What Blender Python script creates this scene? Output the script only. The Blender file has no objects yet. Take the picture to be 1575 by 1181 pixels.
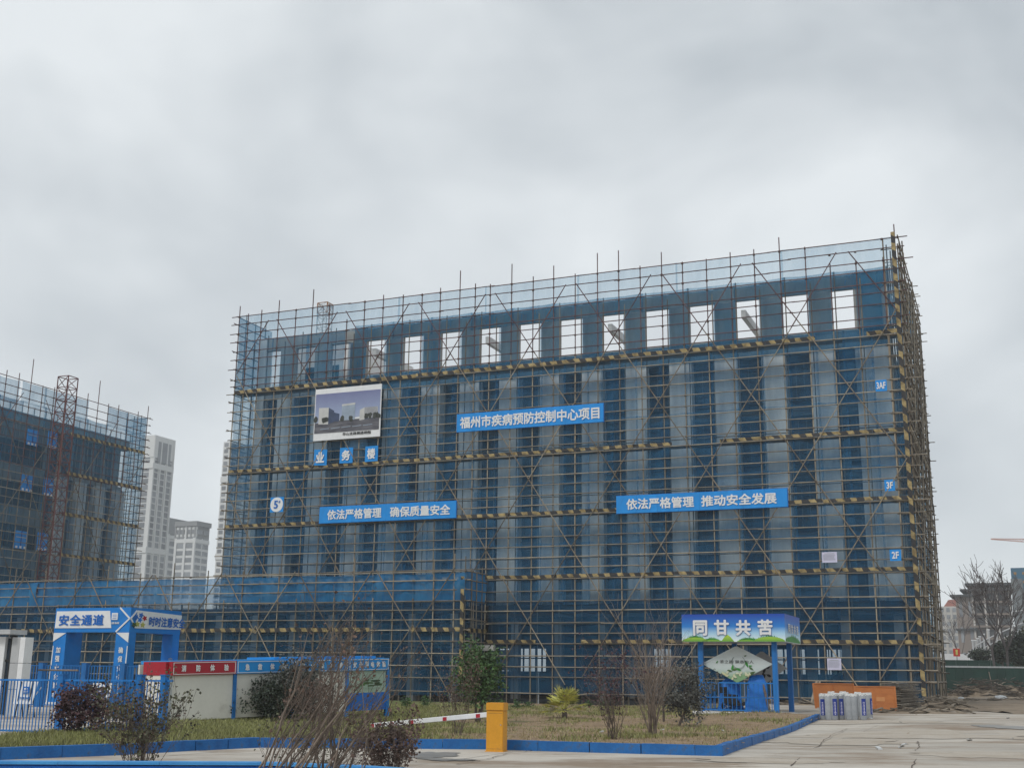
import bpy, bmesh, math, random
from mathutils import Vector, Matrix, noise
random.seed(7)
S = bpy.context.scene
COL = S.collection
# ---------------------------------------------------------------- camera
FPX, CX, CY = 1830.0, 787.5, 590.5
PITCH = math.atan(448/1830); ROLL = 0.0122; EYE = 1.6
Fw = Vector((0, math.cos(PITCH), math.sin(PITCH)))
U0 = Vector((0, -math.sin(PITCH), math.cos(PITCH))); R0 = Vector((1, 0, 0))
cr, sr = math.cos(ROLL), math.sin(ROLL)
Rt = cr*R0 + sr*U0; Up = -sr*R0 + cr*U0
CAM = Vector((0, 0, EYE))
cd = bpy.data.cameras.new('camera'); cam = bpy.data.objects.new('camera', cd); COL.objects.link(cam)
cd.sensor_width = 36; cd.lens = FPX*36/1575; cd.clip_start = 0.1; cd.clip_end = 6000
cam.matrix_world = Matrix(((Rt.x, Up.x, -Fw.x, 0), (Rt.y, Up.y, -Fw.y, 0), (Rt.z, Up.z, -Fw.z, EYE), (0, 0, 0, 1)))
S.camera = cam
# ---------------------------------------------------------------- sky, sun, exposure
w = bpy.data.worlds.new('World'); S.world = w; w.use_nodes = True
nt = w.node_tree; nt.nodes.clear()
def N(nt, t, **k):
    n = nt.nodes.new(t)
    for a, b in k.items():
        if a.startswith('i_'):
            n.inputs[a[2:].replace('_', ' ')].default_value = b
        else: setattr(n, a, b)
    return n
out = N(nt, 'ShaderNodeOutputWorld'); bg = N(nt, 'ShaderNodeBackground')
SUN_EL, SUN_AZ = math.radians(48), math.radians(215)
sky = N(nt, 'ShaderNodeTexSky', sky_type='NISHITA', sun_disc=False, sun_elevation=SUN_EL, sun_rotation=SUN_AZ)
tc = N(nt, 'ShaderNodeTexCoord')
mp = N(nt, 'ShaderNodeMapping'); mp.inputs['Scale'].default_value = (2.0, 2.0, 3.0); mp.inputs['Rotation'].default_value = (0, 0.15, 0.3)
nz = N(nt, 'ShaderNodeTexNoise'); nz.inputs['Scale'].default_value = 1.5; nz.inputs['Detail'].default_value = 4; nz.inputs['Roughness'].default_value = 0.5
nz.inputs['Distortion'].default_value = 0.25
rmp = N(nt, 'ShaderNodeValToRGB')
rmp.color_ramp.elements[0].position = 0.34; rmp.color_ramp.elements[0].color = (5.0, 5.45, 5.8, 1)
rmp.color_ramp.elements[1].position = 0.64; rmp.color_ramp.elements[1].color = (8.1, 8.5, 8.7, 1)
mix = N(nt, 'ShaderNodeMixRGB'); mix.inputs[0].default_value = 0.92
nt.links.new(tc.outputs['Generated'], mp.inputs[0]); nt.links.new(mp.outputs[0], nz.inputs['Vector'])
nt.links.new(nz.outputs['Fac'], rmp.inputs[0])
nt.links.new(sky.outputs[0], mix.inputs[1]); nt.links.new(rmp.outputs[0], mix.inputs[2])
nt.links.new(mix.outputs[0], bg.inputs[0]); bg.inputs[1].default_value = 0.1
nt.links.new(bg.outputs[0], out.inputs[0])
sl = bpy.data.lights.new('sun', 'SUN'); sun = bpy.data.objects.new('sun', sl); COL.objects.link(sun)
sl.energy = 1.4; sl.angle = math.radians(14); sl.color = (1, 0.96, 0.9)
sd = Vector((math.sin(SUN_AZ)*math.cos(SUN_EL), math.cos(SUN_AZ)*math.cos(SUN_EL), math.sin(SUN_EL)))
sun.rotation_euler = sd.to_track_quat('Z', 'Y').to_euler()
sun.location = (0, 0, 80)
S.view_settings.view_transform = 'Standard'; S.view_settings.look = 'None'
S.view_settings.exposure = 0.10; S.view_settings.gamma = 1; S.view_settings.use_curve_mapping = False
S.render.engine = 'CYCLES'
HAZE = 0.00035
S.cycles.transparent_max_bounces = 24; S.cycles.max_bounces = 6

# ---------------------------------------------------------------- picture <-> place
def sm(a, b, t):
    t = max(0, min(1, (t-a)/(b-a))); return t*t*(3-2*t)
def gz(x, y):
    """height of the site: it falls a little towards the left end of the building"""
    l = sm(16, 6, x) if x < 16 else 0
    return -(0.30*sm(27, 46, y) + 0.14*sm(46, 90, y))*l*(1-sm(200, 260, y))
def ray(x, y): return Fw + (x-CX)/FPX*Rt - (y-CY)/FPX*Up
def atD(x, y, D):
    r = ray(x, y); return CAM + r*(D/r.y)
def gp(x, y, h=0):
    r = ray(x, y); z = h
    for _ in range(12):
        P = CAM + r*((z-EYE)/r.z); z = gz(P.x, P.y) + h
    return P
AZ = math.radians(67.28904)
u = Vector((-math.sin(AZ), math.cos(AZ), 0)); n = Vector((math.cos(AZ), math.sin(AZ), 0))
RZM = math.atan2(-u.y, -u.x)         # local x runs right along the long front, local y goes away
RZS = math.atan2(n.y, n.x)           # local x runs along the short side
class Frame:
    def __init__(s, o, rz):
        s.o = Vector(o); s.rz = rz
        s.x = Vector((math.cos(rz), math.sin(rz), 0)); s.y = Vector((-math.sin(rz), math.cos(rz), 0))
    def pl(s, px, py, yo=0):
        r = ray(px, py); O = s.o + s.y*yo
        t = (O-CAM).dot(s.y)/r.dot(s.y); P = CAM + r*t
        d = P - s.o
        return d.dot(s.x), d.z
    def w(s, x, y, z=0): return s.o + s.x*x + s.y*y + Vector((0, 0, z))

# ---------------------------------------------------------------- mesh helpers
class MB:
    def __init__(s): s.v = []; s.f = []
    def box(s, x0, x1, y0, y1, z0, z1):
        b = len(s.v)
        s.v += [(x0,y0,z0),(x1,y0,z0),(x1,y1,z0),(x0,y1,z0),(x0,y0,z1),(x1,y0,z1),(x1,y1,z1),(x0,y1,z1)]
        s.f += [(b,b+3,b+2,b+1),(b+4,b+5,b+6,b+7),(b,b+1,b+5,b+4),(b+1,b+2,b+6,b+5),(b+2,b+3,b+7,b+6),(b+3,b,b+4,b+7)]
        return s
    def obox(s, c, ax, ay, az):
        """oriented box, half axes"""
        c, ax, ay, az = map(Vector, (c, ax, ay, az)); b = len(s.v)
        for k in (-1, 1):
            for i, j in ((-1,-1),(1,-1),(1,1),(-1,1)):
                s.v.append(tuple(c+ax*i+ay*j+az*k))
        s.f += [(b,b+3,b+2,b+1),(b+4,b+5,b+6,b+7),(b,b+1,b+5,b+4),(b+1,b+2,b+6,b+5),(b+2,b+3,b+7,b+6),(b+3,b,b+4,b+7)]
        return s
    def tube(s, p0, p1, r0, r1=None, k=6, cap=True):
        p0, p1 = Vector(p0), Vector(p1); r1 = r0 if r1 is None else r1
        d = p1-p0
        if d.length < 1e-6: return s
        d.normalize(); a = d.orthogonal().normalized(); c = d.cross(a); b = len(s.v)
        for p, r in ((p0, r0), (p1, r1)):
            for i in range(k):
                t = 2*math.pi*i/k; s.v.append(tuple(p+a*(r*math.cos(t))+c*(r*math.sin(t))))
        for i in range(k):
            j = (i+1) % k; s.f.append((b+i, b+j, b+k+j, b+k+i))
        if cap: s.f.append(tuple(b+k-1-i for i in range(k))); s.f.append(tuple(b+k+i for i in range(k)))
        return s
    def path(s, pts, r0, r1, k=5):
        m = len(pts)-1
        rings = []
        a = None
        for i, p in enumerate(pts):
            p = Vector(p)
            d = (Vector(pts[min(i+1, m)])-Vector(pts[max(i-1, 0)])).normalized()
            if a is None: a = d.orthogonal().normalized()
            a = (a - d*a.dot(d)).normalized(); c = d.cross(a)
            r = r0+(r1-r0)*i/m; b = len(s.v); rings.append(b)
            for q in range(k):
                t = 2*math.pi*q/k; s.v.append(tuple(p+a*(r*math.cos(t))+c*(r*math.sin(t))))
        for b0, b1 in zip(rings, rings[1:]):
            for q in range(k):
                j = (q+1) % k; s.f.append((b0+q, b0+j, b1+j, b1+q))
        return s
    def poly(s, pts):
        b = len(s.v); s.v += [tuple(p) for p in pts]; s.f.append(tuple(range(b, b+len(pts)))); return s
    def prism(s, pts, y0, y1):
        """outline in x,z extruded along y (outline anticlockwise seen from -y)"""
        b = len(s.v); m = len(pts)
        s.v += [(p[0], y0, p[1]) for p in pts] + [(p[0], y1, p[1]) for p in pts]
        s.f.append(tuple(range(b, b+m))); s.f.append(tuple(b+2*m-1-i for i in range(m)))
        for i in range(m):
            j = (i+1) % m; s.f.append((b+j, b+i, b+m+i, b+m+j))
        return s
    def mesh(s, name, m=None, smooth=False):
        me = bpy.data.meshes.new(name); me.from_pydata(s.v, [], s.f); me.update()
        if m: me.materials.append(m)
        if smooth: me.shade_smooth()
        return me
def put(name, me, parent=None, mw=None):
    o = bpy.data.objects.new(name, me); COL.objects.link(o)
    if parent is not None: o.parent = parent
    if mw is not None: o.matrix_local = mw
    return o
def obj(name, mb, m, parent=None, smooth=False, mw=None, kind=None, label=None):
    o = put(name, mb.mesh(name, m, smooth), parent, mw)
    if kind: o['kind'] = kind
    if label: o['label'] = label
    return o
def tag(o, label, cat, group=None):
    o['label'] = label; o['category'] = cat
    if group: o['group'] = group
    return o
def thing(name, label, cat, loc=(0,0,0), rz=0, group=None):
    o = bpy.data.objects.new(name, None); COL.objects.link(o)
    o.empty_display_size = 0.2; o.location = loc; o.rotation_euler = (0, 0, rz)
    return tag(o, label, cat, group)
def thingF(name, label, cat, fr, group=None): return thing(name, label, cat, fr.o, fr.rz, group)
def struct(name, mb, m, smooth=False):
    o = obj(name, mb, m, smooth=smooth); o['kind'] = 'structure'; return o

# ---------------------------------------------------------------- materials
MATS = {}
def mat(name, c, rough=0.7, var=0.12, scale=2.0, spec=0.3, c2=None, bump=0.0, island=0.0, objrand=0.0, metal=0.0, fine=0.0, dirt=None, dscale=0.6, dlo=0.5, dhi=0.7, stretch=None, coord='Object'):
    m = bpy.data.materials.new(name); m.use_nodes = True; t = m.node_tree
    b = t.nodes['Principled BSDF']
    b.inputs['Roughness'].default_value = rough; b.inputs['Specular IOR Level'].default_value = spec
    b.inputs['Metallic'].default_value = metal
    tc = N(t, 'ShaderNodeTexCoord'); L = t.links.new
    vec = tc.outputs[coord]
    if stretch:
        mp = N(t, 'ShaderNodeMapping'); mp.inputs['Scale'].default_value = stretch; L(vec, mp.inputs[0]); vec = mp.outputs[0]
    nz = N(t, 'ShaderNodeTexNoise'); nz.inputs['Scale'].default_value = scale; nz.inputs['Detail'].default_value = 6; nz.inputs['Roughness'].default_value = 0.65
    L(vec, nz.inputs['Vector'])
    r = N(t, 'ShaderNodeValToRGB'); e = r.color_ramp.elements
    lo = c2 if c2 else tuple(x*(1-var) for x in c)
    hi = c if c2 else tuple(min(1, x*(1+var)) for x in c)
    e[0].position = 0.35; e[0].color = (*lo, 1); e[1].position = 0.65; e[1].color = (*hi, 1)
    L(nz.outputs['Fac'], r.inputs[0]); col = r.outputs[0]
    def mul(col, fac_out, lo, hi):
        mr = N(t, 'ShaderNodeMapRange'); mr.inputs['To Min'].default_value = lo; mr.inputs['To Max'].default_value = hi
        L(fac_out, mr.inputs['Value'])
        mm = N(t, 'ShaderNodeVectorMath', operation='SCALE'); L(col, mm.inputs[0]); L(mr.outputs[0], mm.inputs['Scale']); return mm.outputs[0]
    if island:
        g = N(t, 'ShaderNodeNewGeometry'); col = mul(col, g.outputs['Random Per Island'], 1-island, 1+island)
    if objrand:
        g = N(t, 'ShaderNodeObjectInfo'); col = mul(col, g.outputs['Random'], 1-objrand, 1+objrand)
    if fine:
        n2 = N(t, 'ShaderNodeTexNoise'); n2.inputs['Scale'].default_value = scale*14; n2.inputs['Detail'].default_value = 3
        L(vec, n2.inputs['Vector']); col = mul(col, n2.outputs['Fac'], 1-fine*1.6, 1+fine*1.6)
    if dirt:
        n3 = N(t, 'ShaderNodeTexNoise'); n3.inputs['Scale'].default_value = dscale; n3.inputs['Detail'].default_value = 8; n3.inputs['Roughness'].default_value = 0.7
        L(vec, n3.inputs['Vector'])
        mr = N(t, 'ShaderNodeMapRange'); mr.inputs['From Min'].default_value = dlo; mr.inputs['From Max'].default_value = dhi; L(n3.outputs['Fac'], mr.inputs['Value'])
        mx = N(t, 'ShaderNodeMixRGB'); L(mr.outputs[0], mx.inputs[0]); L(col, mx.inputs[1]); mx.inputs[2].default_value = (*dirt, 1); col = mx.outputs[0]
    L(col, b.inputs['Base Color'])
    if bump:
        bp = N(t, 'ShaderNodeBump'); bp.inputs['Strength'].default_value = bump; bp.inputs['Distance'].default_value = 0.03
        n4 = N(t, 'ShaderNodeTexNoise'); n4.inputs['Scale'].default_value = scale*6; n4.inputs['Detail'].default_value = 5
        L(vec, n4.inputs['Vector']); L(n4.outputs['Fac'], bp.inputs['Height']); L(bp.outputs[0], b.inputs['Normal'])
    MATS[name] = m
    return m
def netmat(name, c, fac, var=0.2, trans=0.35, stretch=(1, 1, 0.25), sc=0.9):
    m = bpy.data.materials.new(name); m.use_nodes = True; t = m.node_tree; t.nodes.clear(); L = t.links.new
    o = N(t, 'ShaderNodeOutputMaterial'); mx = N(t, 'ShaderNodeMixShader'); tr = N(t, 'ShaderNodeBsdfTransparent')
    tr.inputs[0].default_value = (0.90, 0.97, 1.0, 1)
    df = N(t, 'ShaderNodeBsdfDiffuse'); tl = N(t, 'ShaderNodeBsdfTranslucent'); m2 = N(t, 'ShaderNodeMixShader'); m2.inputs[0].default_value = trans
    tc = N(t, 'ShaderNodeTexCoord'); mp = N(t, 'ShaderNodeMapping'); mp.inputs['Scale'].default_value = stretch
    nz = N(t, 'ShaderNodeTexNoise'); nz.inputs['Scale'].default_value = sc; nz.inputs['Detail'].default_value = 5; nz.inputs['Roughness'].default_value = 0.6
    L(tc.outputs['Object'], mp.inputs[0]); L(mp.outputs[0], nz.inputs['Vector'])
    oi = N(t, 'ShaderNodeObjectInfo')
    mr = N(t, 'ShaderNodeMapRange'); mr.inputs['From Min'].default_value = 0.3; mr.inputs['From Max'].default_value = 0.7
    mr.inputs['To Min'].default_value = fac-var*0.5; mr.inputs['To Max'].default_value = fac+var*0.5
    ad = N(t, 'ShaderNodeMath', operation='MULTIPLY_ADD'); ad.inputs[1].default_value = var*0.7
    L(oi.outputs['Random'], ad.inputs[0]); L(mr.outputs[0], ad.inputs[2]); L(nz.outputs['Fac'], mr.inputs['Value'])
    sb = N(t, 'ShaderNodeMath', operation='SUBTRACT', use_clamp=True); sb.inputs[1].default_value = var*0.35; L(ad.outputs[0], sb.inputs[0])
    n2 = N(t, 'ShaderNodeTexNoise'); n2.inputs['Scale'].default_value = 0.5; L(tc.outputs['Object'], n2.inputs['Vector'])
    r = N(t, 'ShaderNodeValToRGB'); e = r.color_ramp.elements
    e[0].position = 0.35; e[0].color = (c[0]*0.75, c[1]*0.85, c[2]*0.9, 1); e[1].position = 0.68; e[1].color = (min(1,c[0]*1.4), min(1,c[1]*1.2), min(1,c[2]*1.12), 1)
    L(n2.outputs['Fac'], r.inputs[0]); L(r.outputs[0], df.inputs[0]); L(r.outputs[0], tl.inputs[0])
    L(df.outputs[0], m2.inputs[1]); L(tl.outputs[0], m2.inputs[2])
    L(sb.outputs[0], mx.inputs[0]); L(tr.outputs[0], mx.inputs[1]); L(m2.outputs[0], mx.inputs[2]); L(mx.outputs[0], o.inputs[0])
    return m
def stripemat(name, period=0.9, vertical=False):
    m = bpy.data.materials.new(name); m.use_nodes = True; t = m.node_tree; L = t.links.new
    b = t.nodes['Principled BSDF']; b.inputs['Roughness'].default_value = 0.7
    tc = N(t, 'ShaderNodeTexCoord'); sx = N(t, 'ShaderNodeSeparateXYZ'); L(tc.outputs['Object'], sx.inputs[0])
    a = N(t, 'ShaderNodeMath', operation='MULTIPLY_ADD')     # x + 0.5 z (slanted stripes)
    nz = N(t, 'ShaderNodeTexNoise'); nz.inputs['Scale'].default_value = 1.3; L(tc.outputs['Object'], nz.inputs['Vector'])
    if vertical: L(sx.outputs['X'], a.inputs[0]); L(sx.outputs['Z'], a.inputs[2]); a.inputs[1].default_value = 0.8
    else: L(sx.outputs['Z'], a.inputs[0]); L(sx.outputs['X'], a.inputs[2]); a.inputs[1].default_value = 0.6
    b1 = N(t, 'ShaderNodeMath', operation='MULTIPLY_ADD'); L(nz.outputs['Fac'], b1.inputs[0]); b1.inputs[1].default_value = 0.5; L(a.outputs[0], b1.inputs[2])
    d = N(t, 'ShaderNodeMath', operation='DIVIDE'); d.inputs[1].default_value = period; L(b1.outputs[0], d.inputs[0])
    f = N(t, 'ShaderNodeMath', operation='FRACT'); L(d.outputs[0], f.inputs[0])
    g = N(t, 'ShaderNodeMath', operation='GREATER_THAN'); g.inputs[1].default_value = 0.5; L(f.outputs[0], g.inputs[0])
    n2 = N(t, 'ShaderNodeTexNoise'); n2.inputs['Scale'].default_value = 3; n2.inputs['Detail'].default_value = 5; L(tc.outputs['Object'], n2.inputs['Vector'])
    r1 = N(t, 'ShaderNodeValToRGB'); r1.color_ramp.elements[0].color = (0.16, 0.115, 0.045, 1); r1.color_ramp.elements[1].color = (0.38, 0.29, 0.13, 1)
    r1.color_ramp.elements[0].position = 0.35; r1.color_ramp.elements[1].position = 0.65
    L(n2.outputs['Fac'], r1.inputs[0])
    mx = N(t, 'ShaderNodeMixRGB'); L(g.outputs[0], mx.inputs[0]); mx.inputs[1].default_value = (0.02, 0.02, 0.022, 1); L(r1.outputs[0], mx.inputs[2])
    L(mx.outputs[0], b.inputs['Base Color'])
    return m
M = {}
M['conc'] = mat('weathered_concrete', (0.42,0.41,0.39), 0.9, scale=0.8, c2=(0.31,0.31,0.30), fine=0.08, dirt=(0.2,0.19,0.18), dscale=0.7, dlo=0.58, dhi=0.85, stretch=(1,1,0.3))
M['conc_lt'] = mat('pale_concrete', (0.80,0.79,0.78), 0.9, scale=0.5, c2=(0.62,0.62,0.62), fine=0.06, dirt=(0.30,0.30,0.30), dscale=0.8, dlo=0.6, dhi=0.9, stretch=(1,1,0.25))
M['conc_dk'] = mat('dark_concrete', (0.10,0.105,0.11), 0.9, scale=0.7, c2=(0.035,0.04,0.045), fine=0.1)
M['glass'] = mat('dark_window_glass', (0.02,0.03,0.045), 0.25, var=0.3, scale=0.6, spec=0.3)
M['frame'] = mat('grey_window_frame', (0.07,0.08,0.09), 0.6)
M['pole'] = mat('ochre_scaffold_paint', (0.35,0.295,0.21), 0.55, scale=0.9, c2=(0.12,0.10,0.08), objrand=0.45, spec=0.4, coord='Generated', stretch=(0.2,0.2,9))
M['pole_backlit'] = mat('dark_red_backlit_tube', (0.15,0.075,0.07), 0.6, scale=0.9, c2=(0.06,0.03,0.035), objrand=0.25, coord='Generated', stretch=(0.2,0.2,9))  # upper tubes coloured dark red for their backlit look against the sky
M['coupler'] = mat('rusty_coupler', (0.10,0.075,0.055), 0.8, var=0.4, scale=3, island=0.4)
M['net'] = netmat('blue_mesh_net', (0.040,0.17,0.33), 0.38, 0.36)
M['net_lo'] = netmat('dark_blue_mesh_net', (0.014,0.095,0.20), 0.58, 0.2)
M['net_top'] = netmat('thin_pale_blue_net', (0.10,0.30,0.50), 0.30, 0.14, trans=0.6)
M['net_top2'] = netmat('upper_blue_mesh_net', (0.035,0.19,0.36), 0.46, 0.2)
M['net_crown'] = netmat('double_blue_mesh_net', (0.035,0.20,0.37), 0.50, 0.26)
M['net_pod'] = netmat('bright_blue_mesh_net', (0.03,0.20,0.44), 0.74, 0.25)
M['stripe'] = stripemat('black_yellow_stripes', 0.95)
M['stripe_v'] = stripemat('black_yellow_stripes_upright', 1.15, True)
M['blue'] = mat('blue_sign_paint', (0.008,0.25,0.68), 0.45, var=0.10, scale=0.7, fine=0.04, bump=0.5, dirt=(0.03,0.19,0.48), dscale=0.8, dlo=0.58, dhi=0.85, stretch=(1,1,0.4))
M['bluegate'] = mat('blue_gate_panel', (0.006,0.185,0.56), 0.5, var=0.10, scale=0.8, fine=0.05, bump=0.2, dirt=(0.02,0.13,0.38), dscale=1.0, dlo=0.58, dhi=0.85)
M['bluefence'] = mat('blue_fence_paint', (0.012,0.15,0.44), 0.5, var=0.2, scale=2.0, objrand=0.15)
M['bluekerb'] = mat('blue_kerb_paint', (0.018,0.15,0.43), 0.65, scale=2.2, c2=(0.014,0.095,0.29), fine=0.12, bump=0.3, dirt=(0.07,0.08,0.10), dscale=2.2, dlo=0.56, dhi=0.68)
M['white'] = mat('white_paint', (0.72,0.73,0.74), 0.5, var=0.05, fine=0.03)
M['cream'] = mat('cream_panel', (0.68,0.66,0.60), 0.6, var=0.05, scale=0.5, fine=0.03, dirt=(0.38,0.36,0.31), dscale=0.7, dlo=0.6, dhi=0.9)
M['red'] = mat('red_sign_paint', (0.36,0.015,0.03), 0.5, var=0.08)
M['bluehead'] = mat('booth_blue_paint', (0.01,0.24,0.60), 0.5, var=0.08)
M['text_blue'] = mat('blue_lettering', (0.01,0.13,0.48), 0.5, var=0.05)
M['black'] = mat('black_paint', (0.02,0.02,0.022), 0.6)
M['yellow'] = mat('yellow_box_paint', (0.62,0.29,0.025), 0.45, var=0.08, scale=1.5, fine=0.06, bump=0.1, dirt=(0.38,0.2,0.05), dscale=3.0, dlo=0.56, dhi=0.75)
M['orange'] = mat('orange_varnished_board', (0.48,0.17,0.045), 0.5, scale=1.2, c2=(0.38,0.125,0.035), fine=0.06, stretch=(1,1,3), dirt=(0.33,0.25,0.2), dscale=1.0, dlo=0.62, dhi=0.85)
M['timber'] = mat('weathered_timber', (0.22,0.19,0.15), 0.9, scale=1.5, c2=(0.09,0.075,0.06), objrand=0.35, island=0.35, fine=0.12)
M['roll'] = mat('grey_roll_wrap', (0.36,0.38,0.40), 0.5, scale=4, c2=(0.27,0.29,0.31), objrand=0.12, fine=0.08)
M['roll_end'] = mat('white_roll_film', (0.62,0.63,0.62), 0.6, var=0.2, scale=8)
M['navy'] = mat('navy_label', (0.015,0.04,0.26), 0.5, var=0.1)
M['asphalt'] = mat('road_concrete', (0.50,0.465,0.41), 0.9, scale=0.25, c2=(0.36,0.33,0.29), fine=0.10, bump=0.25, dirt=(0.25,0.195,0.145), dscale=0.33, dlo=0.47, dhi=0.60, coord='Object', stretch=(0.45,1.0,1), objrand=0.06)
M['dirt'] = mat('bare_dirt', (0.26,0.21,0.155), 0.95, scale=0.35, c2=(0.16,0.125,0.09), fine=0.14, bump=0.5)
M['far'] = mat('hazy_land', (0.16,0.16,0.14), 0.95, scale=0.05)
M['tower'] = mat('pale_tower_cladding', (0.62,0.63,0.63), 0.8, var=0.05, scale=0.1)
M['tower2'] = mat('beige_render', (0.50,0.48,0.45), 0.8, var=0.08, scale=0.1)
M['towerwin'] = mat('hazed_far_window', (0.24,0.255,0.275), 0.3, var=0.25, scale=0.3, objrand=0.25)  # window tone lightened to put distance haze into the colour
M['redroof'] = mat('red_roof_tile', (0.33,0.13,0.10), 0.8)
M['green'] = mat('dark_green_hoarding', (0.008,0.036,0.028), 0.7, var=0.25, scale=0.5)
M['galv'] = mat('galvanised_steel', (0.40,0.42,0.43), 0.4, var=0.15, scale=3, metal=0.4)
M['mast'] = mat('rusty_red_mast', (0.13,0.05,0.05), 0.7, var=0.3)
M['craneor'] = mat('orange_crane_paint', (0.30,0.15,0.07), 0.6)
M['tarp'] = mat('bright_blue_tarp', (0.01,0.17,0.60), 0.4, var=0.15, scale=3)
M['tyre'] = mat('black_rubber', (0.02,0.02,0.02), 0.8)
M['paper'] = mat('lilac_paper', (0.56,0.55,0.70), 0.7, var=0.04)
M['plastic'] = mat('white_plastic_sheet', (0.55,0.57,0.58), 0.4, var=0.15, scale=6)
M['pole_dk'] = mat('brown_rusty_tube', (0.27,0.22,0.15), 0.7, scale=0.9, c2=(0.07,0.055,0.05), objrand=0.4, coord='Generated', stretch=(0.2,0.2,7))
M['timber_dk'] = mat('wet_dark_timber', (0.12,0.10,0.08), 0.9, scale=1.5, c2=(0.05,0.042,0.036), objrand=0.35, fine=0.12)
M['mud'] = mat('brown_mud_film', (0.35,0.30,0.24), 0.85, scale=0.8, c2=(0.44,0.40,0.345), fine=0.12, bump=0.2)
M['wet'] = mat('damp_stain', (0.17,0.165,0.155), 0.4, scale=1.0, c2=(0.24,0.225,0.20), fine=0.08)
M['ink'] = mat('pale_ink_wash', (0.16,0.20,0.19), 0.6, scale=6, c2=(0.36,0.42,0.40))
M['galv2'] = mat('grey_cladding', (0.42,0.43,0.44), 0.5, var=0.06)
M['posterG'] = mat('pale_green_poster', (0.42,0.52,0.45), 0.6, scale=1.0, c2=(0.30,0.42,0.33))
M['timber_lt'] = mat('pale_timber', (0.34,0.29,0.23), 0.9, scale=2, c2=(0.22,0.18,0.14), island=0.3)
M['blossom'] = mat('printed_cream_blossom', (0.60,0.58,0.30), 0.6, scale=3, c2=(0.62,0.66,0.55))
M['patch'] = mat('pale_orange_patch', (0.55,0.24,0.085), 0.5, var=0.08)
M['redsign'] = mat('bright_red_board', (0.55,0.03,0.02), 0.5)
M['tower3'] = mat('grey_crown_cladding', (0.27,0.28,0.29), 0.8, var=0.1, scale=0.2)
M['tower4'] = mat('raw_brown_concrete', (0.24,0.20,0.175), 0.9, var=0.25, scale=0.15)
M['blueblock'] = mat('blue_net_wrap', (0.05,0.14,0.22), 0.8, var=0.2, scale=0.2)
M['galvnet'] = mat('grey_net_wrap', (0.17,0.19,0.20), 0.8, var=0.2, scale=0.2)
M['orangewin'] = mat('ochre_opening', (0.35,0.20,0.07), 0.8)
M['jib'] = mat('faded_red_crane', (0.50,0.30,0.26), 0.7)
M['bark'] = mat('grey_brown_bark', (0.15,0.12,0.10), 0.95, scale=6, c2=(0.075,0.06,0.05), island=0.25)
M['bark_pale'] = mat('pale_bare_stem_bark', (0.27,0.22,0.18), 0.9, scale=5, c2=(0.12,0.095,0.08), island=0.35)
M['bark_far'] = mat('dark_wet_bark', (0.085,0.075,0.075), 0.95, scale=4)
def leafmat(name, c, c2, isl=0.45):
    return mat(name, c, 0.55, scale=1.6, c2=c2, island=isl, spec=0.4)
M['lf_red'] = leafmat('dark_red_leaf', (0.10,0.045,0.05), (0.035,0.02,0.025))
M['lf_olive'] = leafmat('olive_leaf', (0.10,0.11,0.05), (0.045,0.04,0.03))
M['lf_dk'] = leafmat('dark_green_leaf', (0.035,0.05,0.03), (0.018,0.025,0.018))
M['lf_grey'] = leafmat('grey_green_leaf', (0.13,0.135,0.12), (0.05,0.052,0.05))
M['lf_brown'] = leafmat('dry_brown_leaf', (0.15,0.09,0.065), (0.06,0.04,0.035))
M['lf_green'] = leafmat('fresh_green_leaf', (0.075,0.15,0.04), (0.03,0.065,0.022))
M['lf_palm'] = leafmat('yellow_green_palm', (0.56,0.52,0.14), (0.30,0.31,0.07), 0.3)
M['grass'] = leafmat('lawn_grass', (0.25,0.26,0.09), (0.16,0.155,0.06), 0.45)
M['drygrass'] = leafmat('dry_grass', (0.38,0.31,0.17), (0.24,0.19,0.11), 0.3)

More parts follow.
